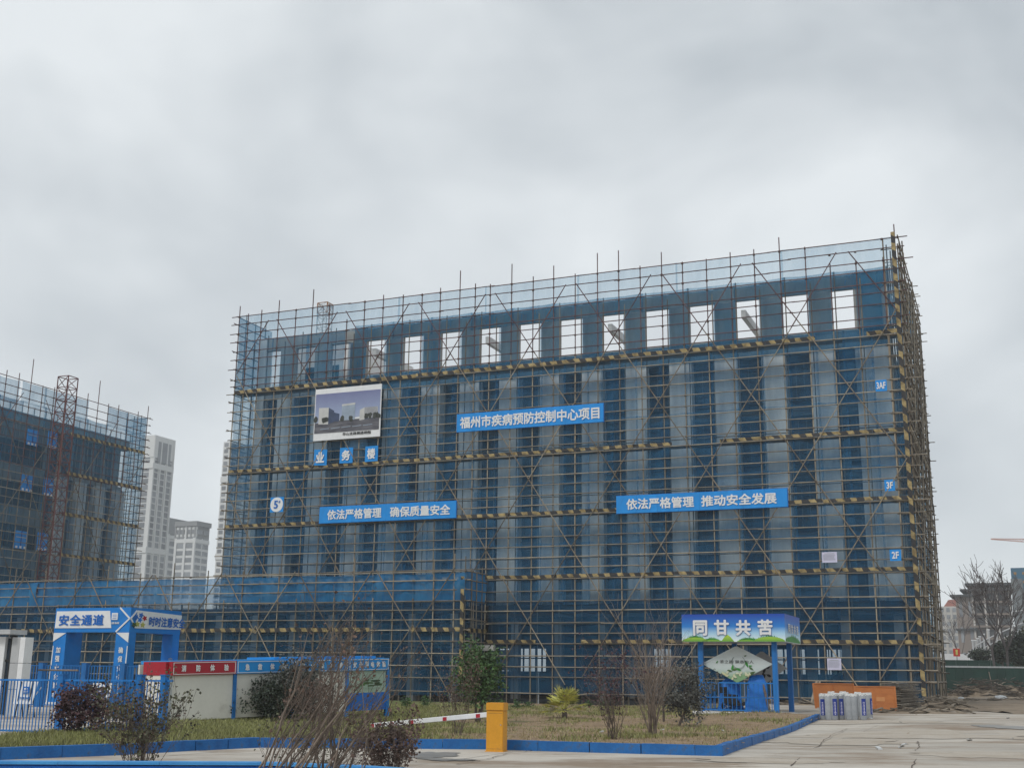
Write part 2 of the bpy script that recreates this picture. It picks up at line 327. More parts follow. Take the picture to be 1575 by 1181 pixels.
# ---------------------------------------------------------------- small builders
UNIT = {}
def unit(m):
    if m not in UNIT:
        UNIT[m] = MB().tube((0,0,0), (0,0,1), 1, 1, 6).mesh('pole', M[m])
    return UNIT[m]
def pole(name, p0, p1, r, m, parent=None):
    p0, p1 = Vector(p0), Vector(p1); d = p1-p0
    q = Vector((0,0,1)).rotation_difference(d.normalized())
    return put(name, unit(m), parent, Matrix.LocRotScale(p0, q, Vector((r, r, d.length))))
UB = {}
def ubox(m):
    if m not in UB: UB[m] = MB().box(0,1,0,1,0,1).mesh('block', M[m])
    return UB[m]
def bx(name, x0, x1, y0, y1, z0, z1, m, parent=None):
    return put(name, ubox(m), parent, Matrix.LocRotScale(Vector((x0,y0,z0)), None, Vector((x1-x0, y1-y0, z1-z0))))
TXT = {}
def text(name, s, x, z, h, m, parent, y=-0.01, w=None, bold=0.02, depth=0.01, vertical=False, align='CENTER', mw=None, spacing=1.0, squash=1.0):
    """lettering as real thin letters on the plane x,z; (x,z) = centre; h = height of a glyph"""
    key = (s, bold, m, spacing)
    if key not in TXT:
        c = bpy.data.curves.new('lettering', 'FONT'); c.body = s; c.size = 1; c.align_x = 'CENTER'; c.align_y = 'CENTER'
        c.space_character = spacing; c.resolution_u = 2
        t = bpy.data.objects.new('tmp', c); COL.objects.link(t)
        bpy.context.view_layer.update()
        m0 = bpy.data.meshes.new_from_object(t.evaluated_get(bpy.context.evaluated_depsgraph_get()))
        bpy.data.objects.remove(t)
        xs = [v.co.x for v in m0.vertices]; ys = [v.co.y for v in m0.vertices]
        cx, cy = (min(xs)+max(xs))/2, (min(ys)+max(ys))/2
        mb = MB(); fs = [tuple(p.vertices) for p in m0.polygons]
        # heavier strokes: the same glyphs laid a hair apart
        offs = [(0, 0)] + [(bold*math.cos(k*math.pi/4), bold*math.sin(k*math.pi/4)) for k in range(8)] if bold > .012 else [(0, 0)]
        for i, (ox, oy) in enumerate(offs):
            b0 = len(mb.v); mb.v += [(v.co.x-cx+ox, v.co.y-cy+oy, .002*i) for v in m0.vertices]; mb.f += [tuple(q+b0 for q in f) for f in fs]
        me = mb.mesh('lettering', M[m]); bpy.data.meshes.remove(m0)
        TXT[key] = (me, max(xs)-min(xs)+2*bold, max(ys)-min(ys)+2*bold)
    me, W, H = TXT[key]
    sc = h/max(H, 0.01); sx = (w/W) if w else sc*squash
    mwl = Matrix.LocRotScale(Vector((x, y, z)), Matrix.Rotation(math.pi/2, 3, 'X').to_quaternion(), Vector((sx, sc, 1)))
    if mw is not None: mwl = mw @ mwl
    o = put(name, me, parent, mwl)
    return o
# ================================================================ GROUND
def sheet(name, x0, x1, y0, y1, step, m, h=0, jig=0.0, keep=None, smooth=True):
    mb = MB(); nx = int((x1-x0)/step); ny = int((y1-y0)/step); ids = {}
    def V(i, j):
        if (i, j) not in ids:
            x = x0+i*step; y = y0+j*step
            z = gz(x, y)+h+(noise.noise(Vector((x*0.35, y*0.35, 3.1)))*jig + noise.noise(Vector((x*1.3, y*1.3, 8.1)))*jig*0.4 if jig else 0)
            ids[(i, j)] = len(mb.v); mb.v.append((x, y, z))
        return ids[(i, j)]
    for i in range(nx):
        for j in range(ny):
            if keep and not keep(x0+(i+.5)*step, y0+(j+.5)*step): continue
            mb.f.append((V(i,j), V(i+1,j), V(i+1,j+1), V(i,j+1)))
    return struct(name, mb, m, smooth)
def inpoly(x, y, P):
    c = False; j = len(P)-1
    for i in range(len(P)):
        if (P[i][1] > y) != (P[j][1] > y) and x < (P[j][0]-P[i][0])*(y-P[i][1])/(P[j][1]-P[i][1])+P[i][0]: c = not c
        j = i
    return c
mb = MB(); mb.poly([(-3000,-40,-0.75),(3000,-40,-0.75),(3000,4500,-0.75),(-3000,4500,-0.75)])
struct('far_ground', mb, M['far'])
sheet('ground', -160, 160, -12, 296, 4, M['dirt'], h=-0.07)
sheet('dirt_yard', 26, 90, 60, 150, 0.8, M['dirt'], h=0.0, jig=0.16)
lawn_px = [(-60,1171),(0,1167),(184,1160),(400,1147),(750,1150),(1069,1159),(1110,1160),(1200,1129),(1260,1106)]
lawn = [gp(*p) for p in lawn_px]
lawn = [(p.x, p.y) for p in lawn] + [(13.0,58.5),(12.2,77.5),(6,85.5),(-1.5,88.6),(-30,101),(-36,95),(-20.5,62.0),(-13.6,45.2),(-12.4,41.8),(-11.5,36.2),(-11.4,32.5),(-11.6,28.5)]
def in_lawn(x, y): return inpoly(x, y, lawn)
# concrete road laid in separate slabs with open joints
road = struct('road', MB().box(-30,34,2,2.3,-0.4,-0.2), M['asphalt'])
FR = Frame((0.2, 23.2, 0), RZM)
for i in range(-9, 12):
    for j in range(-5, 13):
        x0, x1, y0, y1 = i*5.2-1.5+0.006, (i+1)*5.2-1.5-0.006, j*4.6+.006, (j+1)*4.6-.006
        pts = [FR.w(a, b) for a, b in ((x0,y0),(x1,y0),(x1,y1),(x0,y1))]
        c = FR.w((x0+x1)/2, (y0+y1)/2)
        if c.y < 1 or c.y > 78 or c.x < -34 or c.x > 36 or (c.y > 66 and c.x > 22): continue
        if all(in_lawn(p.x, p.y) for p in pts): continue
        s = MB(); k = 4
        dz = random.uniform(-0.004, 0.004)
        for a in range(k+1):
            for b in range(k+1):
                p = FR.w(x0+(x1-x0)*a/k, y0+(y1-y0)*b/k); s.v.append((p.x, p.y, gz(p.x, p.y)+dz))
        for a in range(k):
            for b in range(k):
                q = a*(k+1)+b; s.f.append((q, q+k+1, q+k+2, q+1))
        b0 = len(s.v)
        rim = [0, k*(k+1), (k+1)*(k+1)-1, k]
        for q in rim: s.v.append((s.v[q][0], s.v[q][1], s.v[q][2]-0.15))
        for a in range(4): s.f.append((rim[a], b0+a, b0+(a+1) % 4, rim[(a+1) % 4]))
        obj('slab', s, M['asphalt'], road)
# lawn bed
def lawnmat():
    m = mat('lawn_soil', (0.30,0.215,0.135), 0.95, scale=1.2, c2=(0.19,0.135,0.085), fine=0.2, bump=0.6)
    t = m.node_tree; L = t.links.new; b = t.nodes['Principled BSDF']; src = b.inputs['Base Color'].links[0].from_socket
    tc = N(t, 'ShaderNodeTexCoord'); nz = N(t, 'ShaderNodeTexNoise'); nz.inputs['Scale'].default_value = 0.35; nz.inputs['Detail'].default_value = 7
    L(tc.outputs['Object'], nz.inputs['Vector'])
    sx = N(t, 'ShaderNodeSeparateXYZ'); L(tc.outputs['Object'], sx.inputs[0])
    mr = N(t, 'ShaderNodeMapRange'); mr.inputs['From Min'].default_value = 1.5; mr.inputs['From Max'].default_value = -7; mr.inputs['To Min'].default_value = -0.12; mr.inputs['To Max'].default_value = 0.32
    L(sx.outputs['X'], mr.inputs['Value'])
    ad = N(t, 'ShaderNodeMath', operation='ADD'); L(nz.outputs['Fac'], ad.inputs[0]); L(mr.outputs[0], ad.inputs[1])
    m2 = N(t, 'ShaderNodeMapRange'); m2.inputs['From Min'].default_value = 0.48; m2.inputs['From Max'].default_value = 0.62; L(ad.outputs[0], m2.inputs['Value'])
    mx = N(t, 'ShaderNodeMixRGB'); L(m2.outputs[0], mx.inputs[0]); L(src, mx.inputs[1]); mx.inputs[2].default_value = (0.14,0.155,0.055,1)
    L(mx.outputs[0], b.inputs['Base Color']); return m
M['lawn'] = lawnmat()
def lawn_h(x, y): return gz(x, y)+0.13+noise.noise(Vector((x*0.35, y*0.35, 3.1)))*0.05+noise.noise(Vector((x*1.3, y*1.3, 8.1)))*0.02
sheet('lawn', -34, 16, 22, 102, 0.4, M['lawn'], h=0.13, jig=0.05, keep=in_lawn)
# grass blades
def grass(name, m, count, seed, dens, hh):
    rnd = random.Random(seed); mb = MB(); c = 0; tries = 0
    while c < count and tries < count*12:
        tries += 1
        d = 22+(80-22)*rnd.random()**2.0; px = rnd.uniform(-30, 1270)
        r = ray(px, 1045); x = r.x/r.y*d; y = d
        if not in_lawn(x, y): continue
        if rnd.random() > dens(x, y): continue
        z = lawn_h(x, y); s = 1+y/60
        for k in range(3):
            a = rnd.uniform(0, 6.28); h = rnd.uniform(0.4, 1)*hh; ww = 0.012*s; ox, oy = rnd.gauss(0, .05), rnd.gauss(0, .05)
            lx, ly = rnd.gauss(0, .4)*h, rnd.gauss(0, .4)*h
            b = len(mb.v)
            mb.v += [(x+ox-ww*math.cos(a), y+oy-ww*math.sin(a), z-.02), (x+ox+ww*math.cos(a), y+oy+ww*math.sin(a), z-.02), (x+ox+lx, y+oy+ly, z+h)]
            mb.f.append((b, b+1, b+2))
        c += 1
    o = obj(name, mb, m); o['kind'] = 'stuff'; return o
def dgreen(x, y):
    v = noise.noise(Vector((x*0.5, y*0.25, 1.7)))
    g = sm(1, -6, x)*0.72+0.03
    if y > 58: g = max(g, 0.5)
    return max(0, min(1, g+v*0.8))
tag(grass('green_grass', M['grass'], 26000, 3, dgreen, 0.16), 'green lawn grass growing between the blue kerb and the scaffolding', 'grass')
tag(grass('dry_grass', M['drygrass'], 9000, 4, lambda x, y: 0.75, 0.07), 'dry yellow grass stubble on the brown soil', 'grass')
# blue kerb of painted stones
kerb = struct('kerb', MB().box(-0.02,0.02,26.9,26.94,-0.3,-0.25), M['bluekerb'])
kp = [(-60,1172),(0,1168.5),(184,1161),(300,1154),(400,1149),(750,1152),(1069,1161),(1112,1162),(1150,1148),(1200,1131),(1262,1105)]
K = [gp(*p) for p in kp]
rk = random.Random(5)
for a, b in zip(K, K[1:]):
    L = (b-a).length; m = max(1, round(L/1.1)); d = (b-a)/m; t = d.normalized(); nn = Vector((-t.y, t.x, 0))
    for i in range(m):
        p = a+d*(i+.5)+nn*(0.09+rk.uniform(-.008,.008)); g = gz(p.x, p.y)
        half = d.length/2-(0.02 if rk.random() < .2 else 0.004)
        s = MB(); h = 0.21+rk.uniform(-.008, .008)
        s.obox((0,0,0), t*half, nn*0.085, (0,0,(h+0.1)/2))
        me = s.mesh('kerb_stone', M['bluekerb'])
        put('kerb_stone', me, kerb, Matrix.Translation((p.x, p.y, g-0.1+(h+0.1)/2)))
# brick planter wall in the foreground
WP = [gp(-70, 1168, 0.42), gp(400, 1170, 0.42), gp(534, 1175, 0.42), gp(640, 1181.5, 0.42), gp(760, 1190, 0.42)]
pw = thing('planter_wall', 'low blue painted brick planter wall with light blue coping at the bottom left', 'wall', (WP[0].x, WP[0].y, 0))
O0 = Vector((WP[0].x, WP[0].y, 0))
M['bluebrick'] = mat('blue_painted_brick', (0.020,0.15,0.46), 0.7, scale=3, c2=(0.012,0.09,0.30), fine=0.15, bump=0.4, objrand=0.25)
M['bluecope'] = mat('pale_blue_coping', (0.06,0.30,0.62), 0.6, scale=2, c2=(0.04,0.22,0.52), fine=0.1)
for a, b in zip(WP, WP[1:]):
    a = Vector((a.x, a.y, 0)); b = Vector((b.x, b.y, 0)); L = (b-a).length; t = (b-a).normalized(); nn = Vector((-t.y, t.x, 0))
    c = (a+b)/2-O0
    obj('core', MB().obox(c+nn*0.13+Vector((0,0,0.17)), t*L/2, nn*0.11, (0,0,0.18)), M['text_blue'], pw)
    m = round(L/1.2)
    for i in range(m):
        p = a-O0+t*(L*(i+.5)/m)
        obj('coping_stone', MB().obox(p+nn*0.12+Vector((0,0,0.385)), t*(L/m/2-.003), nn*0.125, (0,0,0.018)), M['bluecope'], pw)
    nb = round(L/0.25)
    for r_ in range(5):
        for i in range(nb):
            s0 = (i+(0.5 if r_ % 2 else 0))*L/nb; s1 = min(L, s0+L/nb)
            if s1-s0 < .05: continue
            p = a-O0+t*((s0+s1)/2)+nn*(0.0+random.uniform(-.004,.004))
            obj('brick', MB().obox(p+nn*0.03+Vector((0,0,0.035+r_*0.066)), t*((s1-s0)/2-.005), nn*0.03, (0,0,0.029)), M['bluebrick'], pw)

# ================================================================ MAIN BUILDING (concrete frame)
B = gp(1429, 1085); FM = Frame((B.x, B.y, 0), RZM)
LEN = 56.6
bld = thingF('unfinished_building', 'long unfinished grey concrete building with tall piers behind blue netting', 'building', FM)
PIERS = [-34.6+3.58*k for k in range(-6, 10)]        # local x of pier centres (right end is x=0)
PIERS = [p for p in PIERS if -LEN+1 < p < -1]
YF = 2.0
for p in PIERS:
    wd = 0.88 if p < -4 else 1.2
    bx('pier', p-wd, p+wd, YF, YF+0.9, 6.95, 25.25, 'conc_lt', bld); bx('crown_pier', p-wd+.10, p+wd-.04, YF+.001, YF+.38, 25.251, 30.9, 'conc', bld)
bx('pier', -LEN+1.0, -LEN+1.75, YF, YF+.9, 6.95, 30.9, 'conc_lt', bld)
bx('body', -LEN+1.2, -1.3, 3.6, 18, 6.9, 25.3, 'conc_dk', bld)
bx('roof_slab', -LEN+1.1, -1.2, 3.0, 18.2, 25.32, 25.6, 'conc', bld)
bx('top_beam', -LEN+1.0, -1.1, YF+.04, YF+.40, 29.75, 30.86, 'conc', bld)
bx('sill_beam', -LEN+1.0, -1.1, YF+.05, YF+.42, 25.2, 26.4, 'conc', bld)
bx('transfer_beam', -LEN+1.0, -1.0, YF+.06, 3.5, 6.3, 6.94, 'conc_dk', bld)
FL = [6.95, 11.6, 16.3, 21.0, 25.2]
wfm = MB()
for a in (0, .32, .66, 1.0):
    wfm.box(a*1.75-.03 if a else 0, a*1.75+.03 if a < 1 else 1.75, 0, .08, 0, 3.5)
wfm.box(0, 1.75, 0.001, .079, 0, .06); wfm.box(0, 1.75, 0.001, .079, 3.44, 3.5); wfm.box(0, 1.75, .002, .078, 2.4, 2.46)
wfm = wfm.mesh('window', M['frame'])
pane = MB().box(0.03, 1.72, .04, .05, .03, 3.47).mesh('pane', M['glass'])
gaps = list(zip(PIERS, PIERS[1:]))+[(-LEN+1.0, PIERS[0])]
for a, b in gaps:
    c = (a+b)/2
    for z0, z1 in zip(FL, FL[1:]):
        wn = put('window', wfm, bld, Matrix.Translation((c-.875, 3.05, z0+.75))); put('pane', pane, wn)
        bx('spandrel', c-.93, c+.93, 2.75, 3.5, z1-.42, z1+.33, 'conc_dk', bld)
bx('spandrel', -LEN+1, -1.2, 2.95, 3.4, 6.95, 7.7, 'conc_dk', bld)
# crown: rows of set back columns and cross beams seen through the top openings
for k, p in enumerate(PIERS):
    if k in (2, 5, 8, 11, 14): bx('cross_beam', p+1.2, p+1.55, YF+.45, 9.5, 28.5, 29.1, 'conc_lt', bld)
bx('inner_beam', -45, -1.4, 9.0, 9.5, 27.9, 28.7, 'conc', bld)
bx('inner_beam', -45, -1.4, 4.2, 4.6, 26.6, 27.2, 'conc', bld)
bx('stair_head', -LEN+2.5, -47.6, 5.0, 11, 25.6, 31.0, 'conc_lt', bld)
for s in (-52.5, -50.0): bx('stair_head_window', s, s+1.0, 4.96, 5.02, 27.4, 28.7, 'glass', bld)
# ground floor: columns, far wall with daylight openings, hanging bits
for k in range(-1, 17):
    x = -1.8-k*3.58
    if x < -LEN+1 or x > -1: continue
    bx('column', x-.3, x+.3, 2.4, 3.0, -.5, 6.35, 'conc', bld)
    if k % 2 == 0: bx('column', x-.3, x+.3, 10, 10.6, -.5, 6.35, 'conc_dk', bld)
bx('floor_slab', -LEN+1, -1, 2.0, 18, 6.0, 6.28, 'conc_dk', bld)
bx('ground_slab', -LEN+1, -1, 2.0, 18, -.6, -0.12, 'conc_dk', bld)
rb = random.Random(11)
x = -LEN+1
while x < -1.5:
    wv = rb.choice((1.2, 1.8, 2.4)); x1 = min(x+wv, -1)
    kind = rb.random()
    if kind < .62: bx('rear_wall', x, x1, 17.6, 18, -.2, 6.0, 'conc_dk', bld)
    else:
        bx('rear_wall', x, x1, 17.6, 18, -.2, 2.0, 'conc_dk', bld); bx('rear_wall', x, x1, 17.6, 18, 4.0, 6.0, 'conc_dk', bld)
        for q in range(0, 5): bx('mullion', x+(x1-x)*q/4-.07, x+(x1-x)*q/4+.07, 17.5, 17.59, 2.0, 4.0, 'frame', bld)
        bx('transom', x, x1, 17.6, 17.68, 3.1, 3.2, 'frame', bld)
    x = x1
for q in range(34):   # interior door frames and half-height walls close behind the nets
    x = rb.uniform(-LEN+2, -3); hgt = rb.uniform(2, 4.5)
    bx('partition', x, x+rb.uniform(.15, 1.0), 5.5, 5.7, 0, hgt, 'conc_dk' if q % 3 else 'conc', bld)
for q in range(10):
    x = rb.uniform(-LEN+2, -4); bx('ceiling_pipe', x, x+rb.uniform(1.5, 4), 4.2, 4.3, rb.uniform(5.2,5.7), 5.8, 'galv', bld)

# ================================================================ SCAFFOLD KIT
R_P = 0.046
NETLIB = {}
def netmesh(wd, ht, seed, m, amp=0.10):
    amp *= 1.7
    key = (round(wd, 2), round(ht, 2), seed, m)
    if key in NETLIB: return NETLIB[key]
    mb = MB(); nx = max(3, int(wd/.28)); nz_ = max(4, int(ht/.30)); r = random.Random(seed*13+1); ph = r.uniform(0, 50)
    tilt = r.uniform(-.25, .25)
    for j in range(nz_+1):
        for i in range(nx+1):
            x = wd*i/nx; z = ht*j/nz_; a = math.sin(math.pi*j/nz_); e = math.sin(math.pi*i/nx)
            y = amp*(noise.noise(Vector((x*1.7+z*tilt*1.4, z*0.35, ph)))*1.2+noise.noise(Vector((x*.6, z*.8, ph+9)))*.8)*(0.35+a*.65)
            zz = z
            if j == nz_: zz = z-0.10*e*(.5+abs(noise.noise(Vector((x, ph, 0)))))
            if j == 0: zz = z+0.05*noise.noise(Vector((x*2, ph, 0)))
            mb.v.append((x, y, zz))
    for j in range(nz_):
        for i in range(nx):
            q = j*(nx+1)+i; mb.f.append((q, q+1, q+nx+2, q+nx+1))
    NETLIB[key] = mb.mesh('safety_net', M[m], True); return NETLIB[key]
def nets(parent, x0, x1, z0, z1, y, m, wmod, seed=1, mw=None, amp=.10, drop=0.0):
    r = random.Random(seed); k = max(1, round((x1-x0)/wmod)); wd = (x1-x0)/k
    for i in range(k):
        if r.random() < drop: continue
        ov = .16 if wd > 1.9 else 0
        o = put('safety_net', netmesh(wd+ov, z1-z0+ov, r.randint(0, 8), m, amp), parent)
        t = Matrix.Translation((x0+i*wd-ov/2, y+(.03 if i % 2 else -.03), z0)); o.matrix_local = mw @ t if mw is not None else t
LEV = [0.35, 1.5, 2.26, 3.05, 3.93, 4.68, 5.45, 6.37, 7.10, 7.84, 8.72, 9.59, 10.38, 11.21, 11.93, 12.72, 13.55, 14.37, 15.14, 15.91, 16.68, 17.45, 18.30, 19.01, 19.73, 20.6, 21.3, 22.13, 23.03, 23.81, 24.65, 25.40, 26.09, 26.69, 27.7, 28.54, 29.27, 30.21, 30.95, 31.83, 32.57]
TAPES = [3.98, 8.80, 13.62, 18.38, 25.45]
def add_couplers(parent, xs, zs, y, mw=None, seed=0):
    r = random.Random(seed); mb = MB()
    for x in xs:
        for z in zs:
            if r.random() < .75:
                s = r.uniform(.055, .085); mb.box(x-s, x+s, y-.07, y+.03, z-s*.9, z+s*.9)
    o = obj('couplers', mb, M['coupler'], parent, mw=mw); o['kind'] = 'stuff'

# ---------------------------------------------------------------- main scaffold, long front
sc = thingF('scaffolding', 'tall tube scaffolding with blue nets and striped toe boards wrapping the long building', 'scaffolding', FM)
rs = random.Random(21)
POSTX = [-0.15, -1.05, -2.95, -4.78, -6.53, -8.40, -10.3, -12.1, -13.95, -15.82, -17.47, -19.2, -20.95, -22.7, -24.57, -26.4, -28.17, -30.05, -31.95, -33.3, -34.7, -36.5, -38.2, -40.0, -41.9, -43.7, -45.4, -47.2, -48.9, -50.6, -52.4, -54.2, -55.6, -56.55]
for i, x in enumerate(POSTX):
    top = rs.choice((32.7, 33.0, 34.3, 32.8, 33.7, 32.7, 31.2))
    if i in (0, len(POSTX)-1): top = 33.6
    g = -0.45*sm(-5, -25, x); dx = rs.uniform(-.03, .03); jx = rs.uniform(-.05, .05)
    cut = 26.2+rs.uniform(-.6, .6); mid = 12+rs.uniform(-2, 2)
    pole('upright', (x+dx, 0, g), (x+jx, 0, mid), R_P, 'pole', sc); pole('upright', (x+jx, 0, mid), (x, 0, cut), R_P, 'pole', sc)
    pole('upright', (x, 0, cut), (x, 0, top), R_P*.95, 'pole_backlit', sc)
    pole('inner_upright', (x+.1, 1.15, g), (x+.1, 1.15, 30.9 if i % 2 else 30.2), R_P, 'pole', sc)
for k, z in enumerate(LEV):
    m = 'pole' if z < 26 else 'pole_backlit'
    cuts = [-LEN-rs.uniform(.1, .7)]
    while cuts[-1] < -14: cuts.append(cuts[-1]+rs.choice((10.5, 12, 13.5)))
    if cuts[-1] > -4: cuts.pop()
    cuts.append(rs.choice((.25, .35, .6, .9)) if k > 1 else .2)
    for a, b in zip(cuts, cuts[1:]):
        d = rs.uniform(-.03, .03); pole('ledger', (a-.12, -.075, z+d), (b+.12, -.075, z+rs.uniform(-.03, .03)), R_P*.92, m, sc)
    if k in (6, 12, 18, 23, 31): pole('inner_ledger', (-LEN, 1.08, z), (-.6, 1.08, z), R_P*.9, m, sc) if z < 30.5 else None
add_couplers(sc, POSTX, LEV, 0, seed=3)
# zig-zag braces: long diagonals on a 7 m lattice
def brace(parent, x0, z0, x1, z1, lo, hi, xl, xr, y=-.14, m='pole', name='brace', r=None):
    # clip to box then build in ~6 m tubes with overlaps
    dx, dz = x1-x0, z1-z0; t0, t1 = 0, 1
    for p, q in ((-dx, x0-xl), (dx, xr-x0), (-dz, z0-lo), (dz, hi-z0)):
        if abs(p) < 1e-9: continue
        t = q/p
        if p < 0: t0 = max(t0, t)
        else: t1 = min(t1, t)
    if t0 >= t1-.02: return
    a = Vector((x0+dx*t0, y, z0+dz*t0)); b = Vector((x0+dx*t1, y, z0+dz*t1)); L = (b-a).length; k = max(1, math.ceil(L/6.2)); d = (b-a)/k
    for i in range(k):
        o = Vector((0, -.05*(i % 2), 0)); e = d.normalized()*.35
        mm = 'pole_backlit' if (a+d*i).z > 26 else m
        pole(name, a+d*i+o-(e if i else e*0), a+d*(i+1)+o+(e if i < k-1 else e*0), R_P*.88, 'pole_dk' if mm == 'pole' and (i+int(x0)) % 3 else mm, parent)
for k in range(-3, 8):
    c = 3.7+7.0*k         # u at z=0
    brace(sc, -c, 0, -(c+.65*32.3), 32.3, 1.0, 31.9, -56.3, -.3)
    c2 = 25.0+7.0*k
    brace(sc, -c2, 0, -(c2-.65*32.3), 32.3, 1.6, 31.9, -56.3, -.3, y=-.2)
# striped toe boards
def boards(parent, x0, x1, z, m, seg=3.6, h=.30, y=-.13, seed=0, mw=None, name='toe_board'):
    r = random.Random(seed); x = x0
    while x < x1-.3:
        xe = min(x+seg, x1); t = r.uniform(-.03, .03)
        mb = MB(); c = (x+xe)/2; L = (xe-x)/2
        mb.obox((c, y, z+h/2+t*.5), (L-.01, 0, r.uniform(-.03, .03)), (0, .018, 0), (0, r.uniform(-.02,.02), h/2))
        if r.random() > .06: o = obj(name, mb, M[m], parent, mw=mw)
        x = xe
for q, z in enumerate(TAPES):
    boards(sc, -56.5, -.05, z, 'stripe', seed=q+1, h=.25 if q < 4 else .28)
    bx('walkway', -56.4, -.2, .1, 1.1, z-.06, z, 'timber', sc)
    for zz in ():
        pass
# upright striped board on the corner
z = .6
while z < 32.5:
    mb = MB().box(-.42+.02, -.42+.30, -.17, -.14, z, z+3.58); o = obj('corner_board', mb, M['stripe_v'], sc); z += 3.6
# nets: rows between board levels
rows = [(.25, 3.9), (3.9, 6.95)]
for q, (a, b) in enumerate(rows): nets(sc, -31.6, -.25, a, b, .10, 'net_lo', 5.2, seed=40+q)
rows = [(6.8, 11.3), (11.3, 16.0), (16.0, 20.7), (20.7, 25.9)]
for q, (a, b) in enumerate(rows): nets(sc, -LEN+.1, -.25, a, b, .10, 'net', 1.95, seed=50+q)
nets(sc, -LEN+.1, -45.6, 25.9, 30.1, .10, 'net_top2', 3.6, seed=60); nets(sc, -2.6, -.25, 25.9, 30.1, .10, 'net_top2', 2.4, seed=64)
nets(sc, -45.6, -1.1, 29.65, 31.0, YF-.10, 'net_crown', 3.6, seed=65, amp=.05); nets(sc, -45.6, -1.1, 25.1, 26.5, YF-.10, 'net_crown', 3.6, seed=66, amp=.05)
for p in PIERS:
    if p > -46: nets(sc, p-.9, p+.9, 26.45, 29.7, YF-.12, 'net_crown', 1.8, seed=int(-p*7), amp=.04)
nets(sc, -LEN+.1, -.25, 30.1, 32.55, .10, 'net_top', 8.5, seed=62, amp=.05)
# second, inner net in strips gives the deeper blue patches
rr = random.Random(77)
for a, b in gaps:
    c = (a+b)/2
    for z0, z1 in zip(FL, FL[1:]):
        if rr.random() < .55:
            o = put('inner_net', netmesh(1.9, 4.3, rr.randint(0, 6), 'net', .08), sc); o.matrix_local = Matrix.Translation((c-.95, 1.55, z0))
# ---------------------------------------------------------------- main scaffold, short side (runs away from the corner)
SD = 20.3
SIDE = Matrix.Translation((0, 0, 0)) @ Matrix.Rotation(math.pi/2, 4, 'Z')     # local x of the side -> +y
def sp(x, y, z): return (-y, x, z)     # side coords: x along depth, y inwards
ys = 0.0; yy = []
while ys < SD: yy.append(ys); ys += 1.45
for i, yv in enumerate(yy):
    for q in range(2):
        cut = rs.uniform(12, 17); top = 32.6+rs.uniform(-1.5, 1.3)-(.02*yv); xo = rs.uniform(-.08, .08)+(-.95 if q else 0)
        yq = yv+rs.uniform(-.12, .12)
        pole('upright', (xo, yq, 0), (xo+rs.uniform(-.06,.06), yq, cut), R_P*1.15, rs.choice(('pole', 'pole_dk')), sc)
        pole('upright', (xo+rs.uniform(-.06,.06), yq, cut-.3), (xo, yq, top), R_P*1.15, 'pole_dk', sc)
for k, z in enumerate(LEV):
    for a, b in ((-.4, 10.5), (10.0, SD+rs.uniform(0, .6))):
        pole('side_ledger', (.08+rs.uniform(-.03,.03), a, z+rs.uniform(-.05,.05)), (.08, b, z+rs.uniform(-.05,.05)), R_P, 'pole', sc)
    for yv in yy[::2]:
        if rs.random() < .75:
            pole('transom', (-1.2, yv+.06, z-.05), (.12+rs.choice((.05, .12, .2, .45)), yv+.06, z-.05+rs.uniform(-.03,.03)), R_P*.9, 'pole', sc)
for q in range(5):
    for zz in range(0, 30, 6):
        y0 = rs.uniform(0, SD-5); pole('side_brace', (.16, y0, zz+1), (.16, y0+4.2, zz+7), R_P*.95, 'pole', sc)
mwS = Matrix.Rotation(math.pi/2, 4, 'Z')
for q, (a, b) in enumerate([(.3, 6.9), (6.9, 13.8), (13.8, 20.7), (20.7, 26), (26, 32)]):
    nets(sc, 0, SD, a, b, .35, 'net', 5.1, seed=80+q, mw=mwS)
for q, z in enumerate(TAPES): boards(sc, -.1, SD, z, 'stripe', seed=90+q, mw=mwS @ Matrix.Translation((0, 0, 0)), y=-.1)
add_couplers(sc, yy, LEV, 0, mw=mwS, seed=9)
# left end of the scaffold
for yv in (1.15, 2.6, 4.2):
    pole('upright', (-LEN, yv, -.4), (-LEN, yv, 33+rs.uniform(-.5, .8)), R_P, 'pole', sc)
for k, z in enumerate(LEV):
    pole('end_ledger', (-LEN-.06, -.6 if k % 3 == 0 else -.2, z), (-LEN-.06, 4.6, z), R_P*.9, 'pole' if z < 28 else 'pole_backlit', sc)
mwL = Matrix.Translation((-LEN+.12, 0, 0)) @ Matrix.Rotation(math.pi/2, 4, 'Z')
nets(sc, 0, 5, 26, 32.4, 0, 'net_top2', 5, seed=5, mw=mwL)
nets(sc, 0, 5, 9, 26, 0, 'net', 5, seed=6, mw=mwL)

# ================================================================ LOW FRONT SCAFFOLD (left)
g0 = B + u*31.9 - n*3.6
FP = Frame((g0.x, g0.y, 0), RZM); PL = 62
ps = thingF('low_scaffolding', 'low tube scaffolding with bright blue net band in front of the building at left', 'scaffolding', FP)
pb = thingF('entrance_block', 'low concrete entrance block behind the lower scaffolding at left', 'building', FP)
xs = [-.1, -1.0]; 
while xs[-1] > -PL: xs.append(xs[-1]-1.72)
PLEV = [.4, 1.35, 2.25, 3.15, 4.0, 4.85, 5.6, 6.3, 6.98, 7.8, 8.5, 9.15]
for i, x in enumerate(xs):
    tall = i % 2 == 0 or i < 2
    pole('upright', (x+rs.uniform(-.05,.05), 0, -.5), (x, 0, 9.3+rs.uniform(.2, 1.2) if tall else 7.05+rs.uniform(0, .3)), R_P, 'pole', ps)
    pole('inner_upright', (x+.15, 1.2, -.5), (x+.15, 1.2, 7.0), R_P, 'pole', ps)
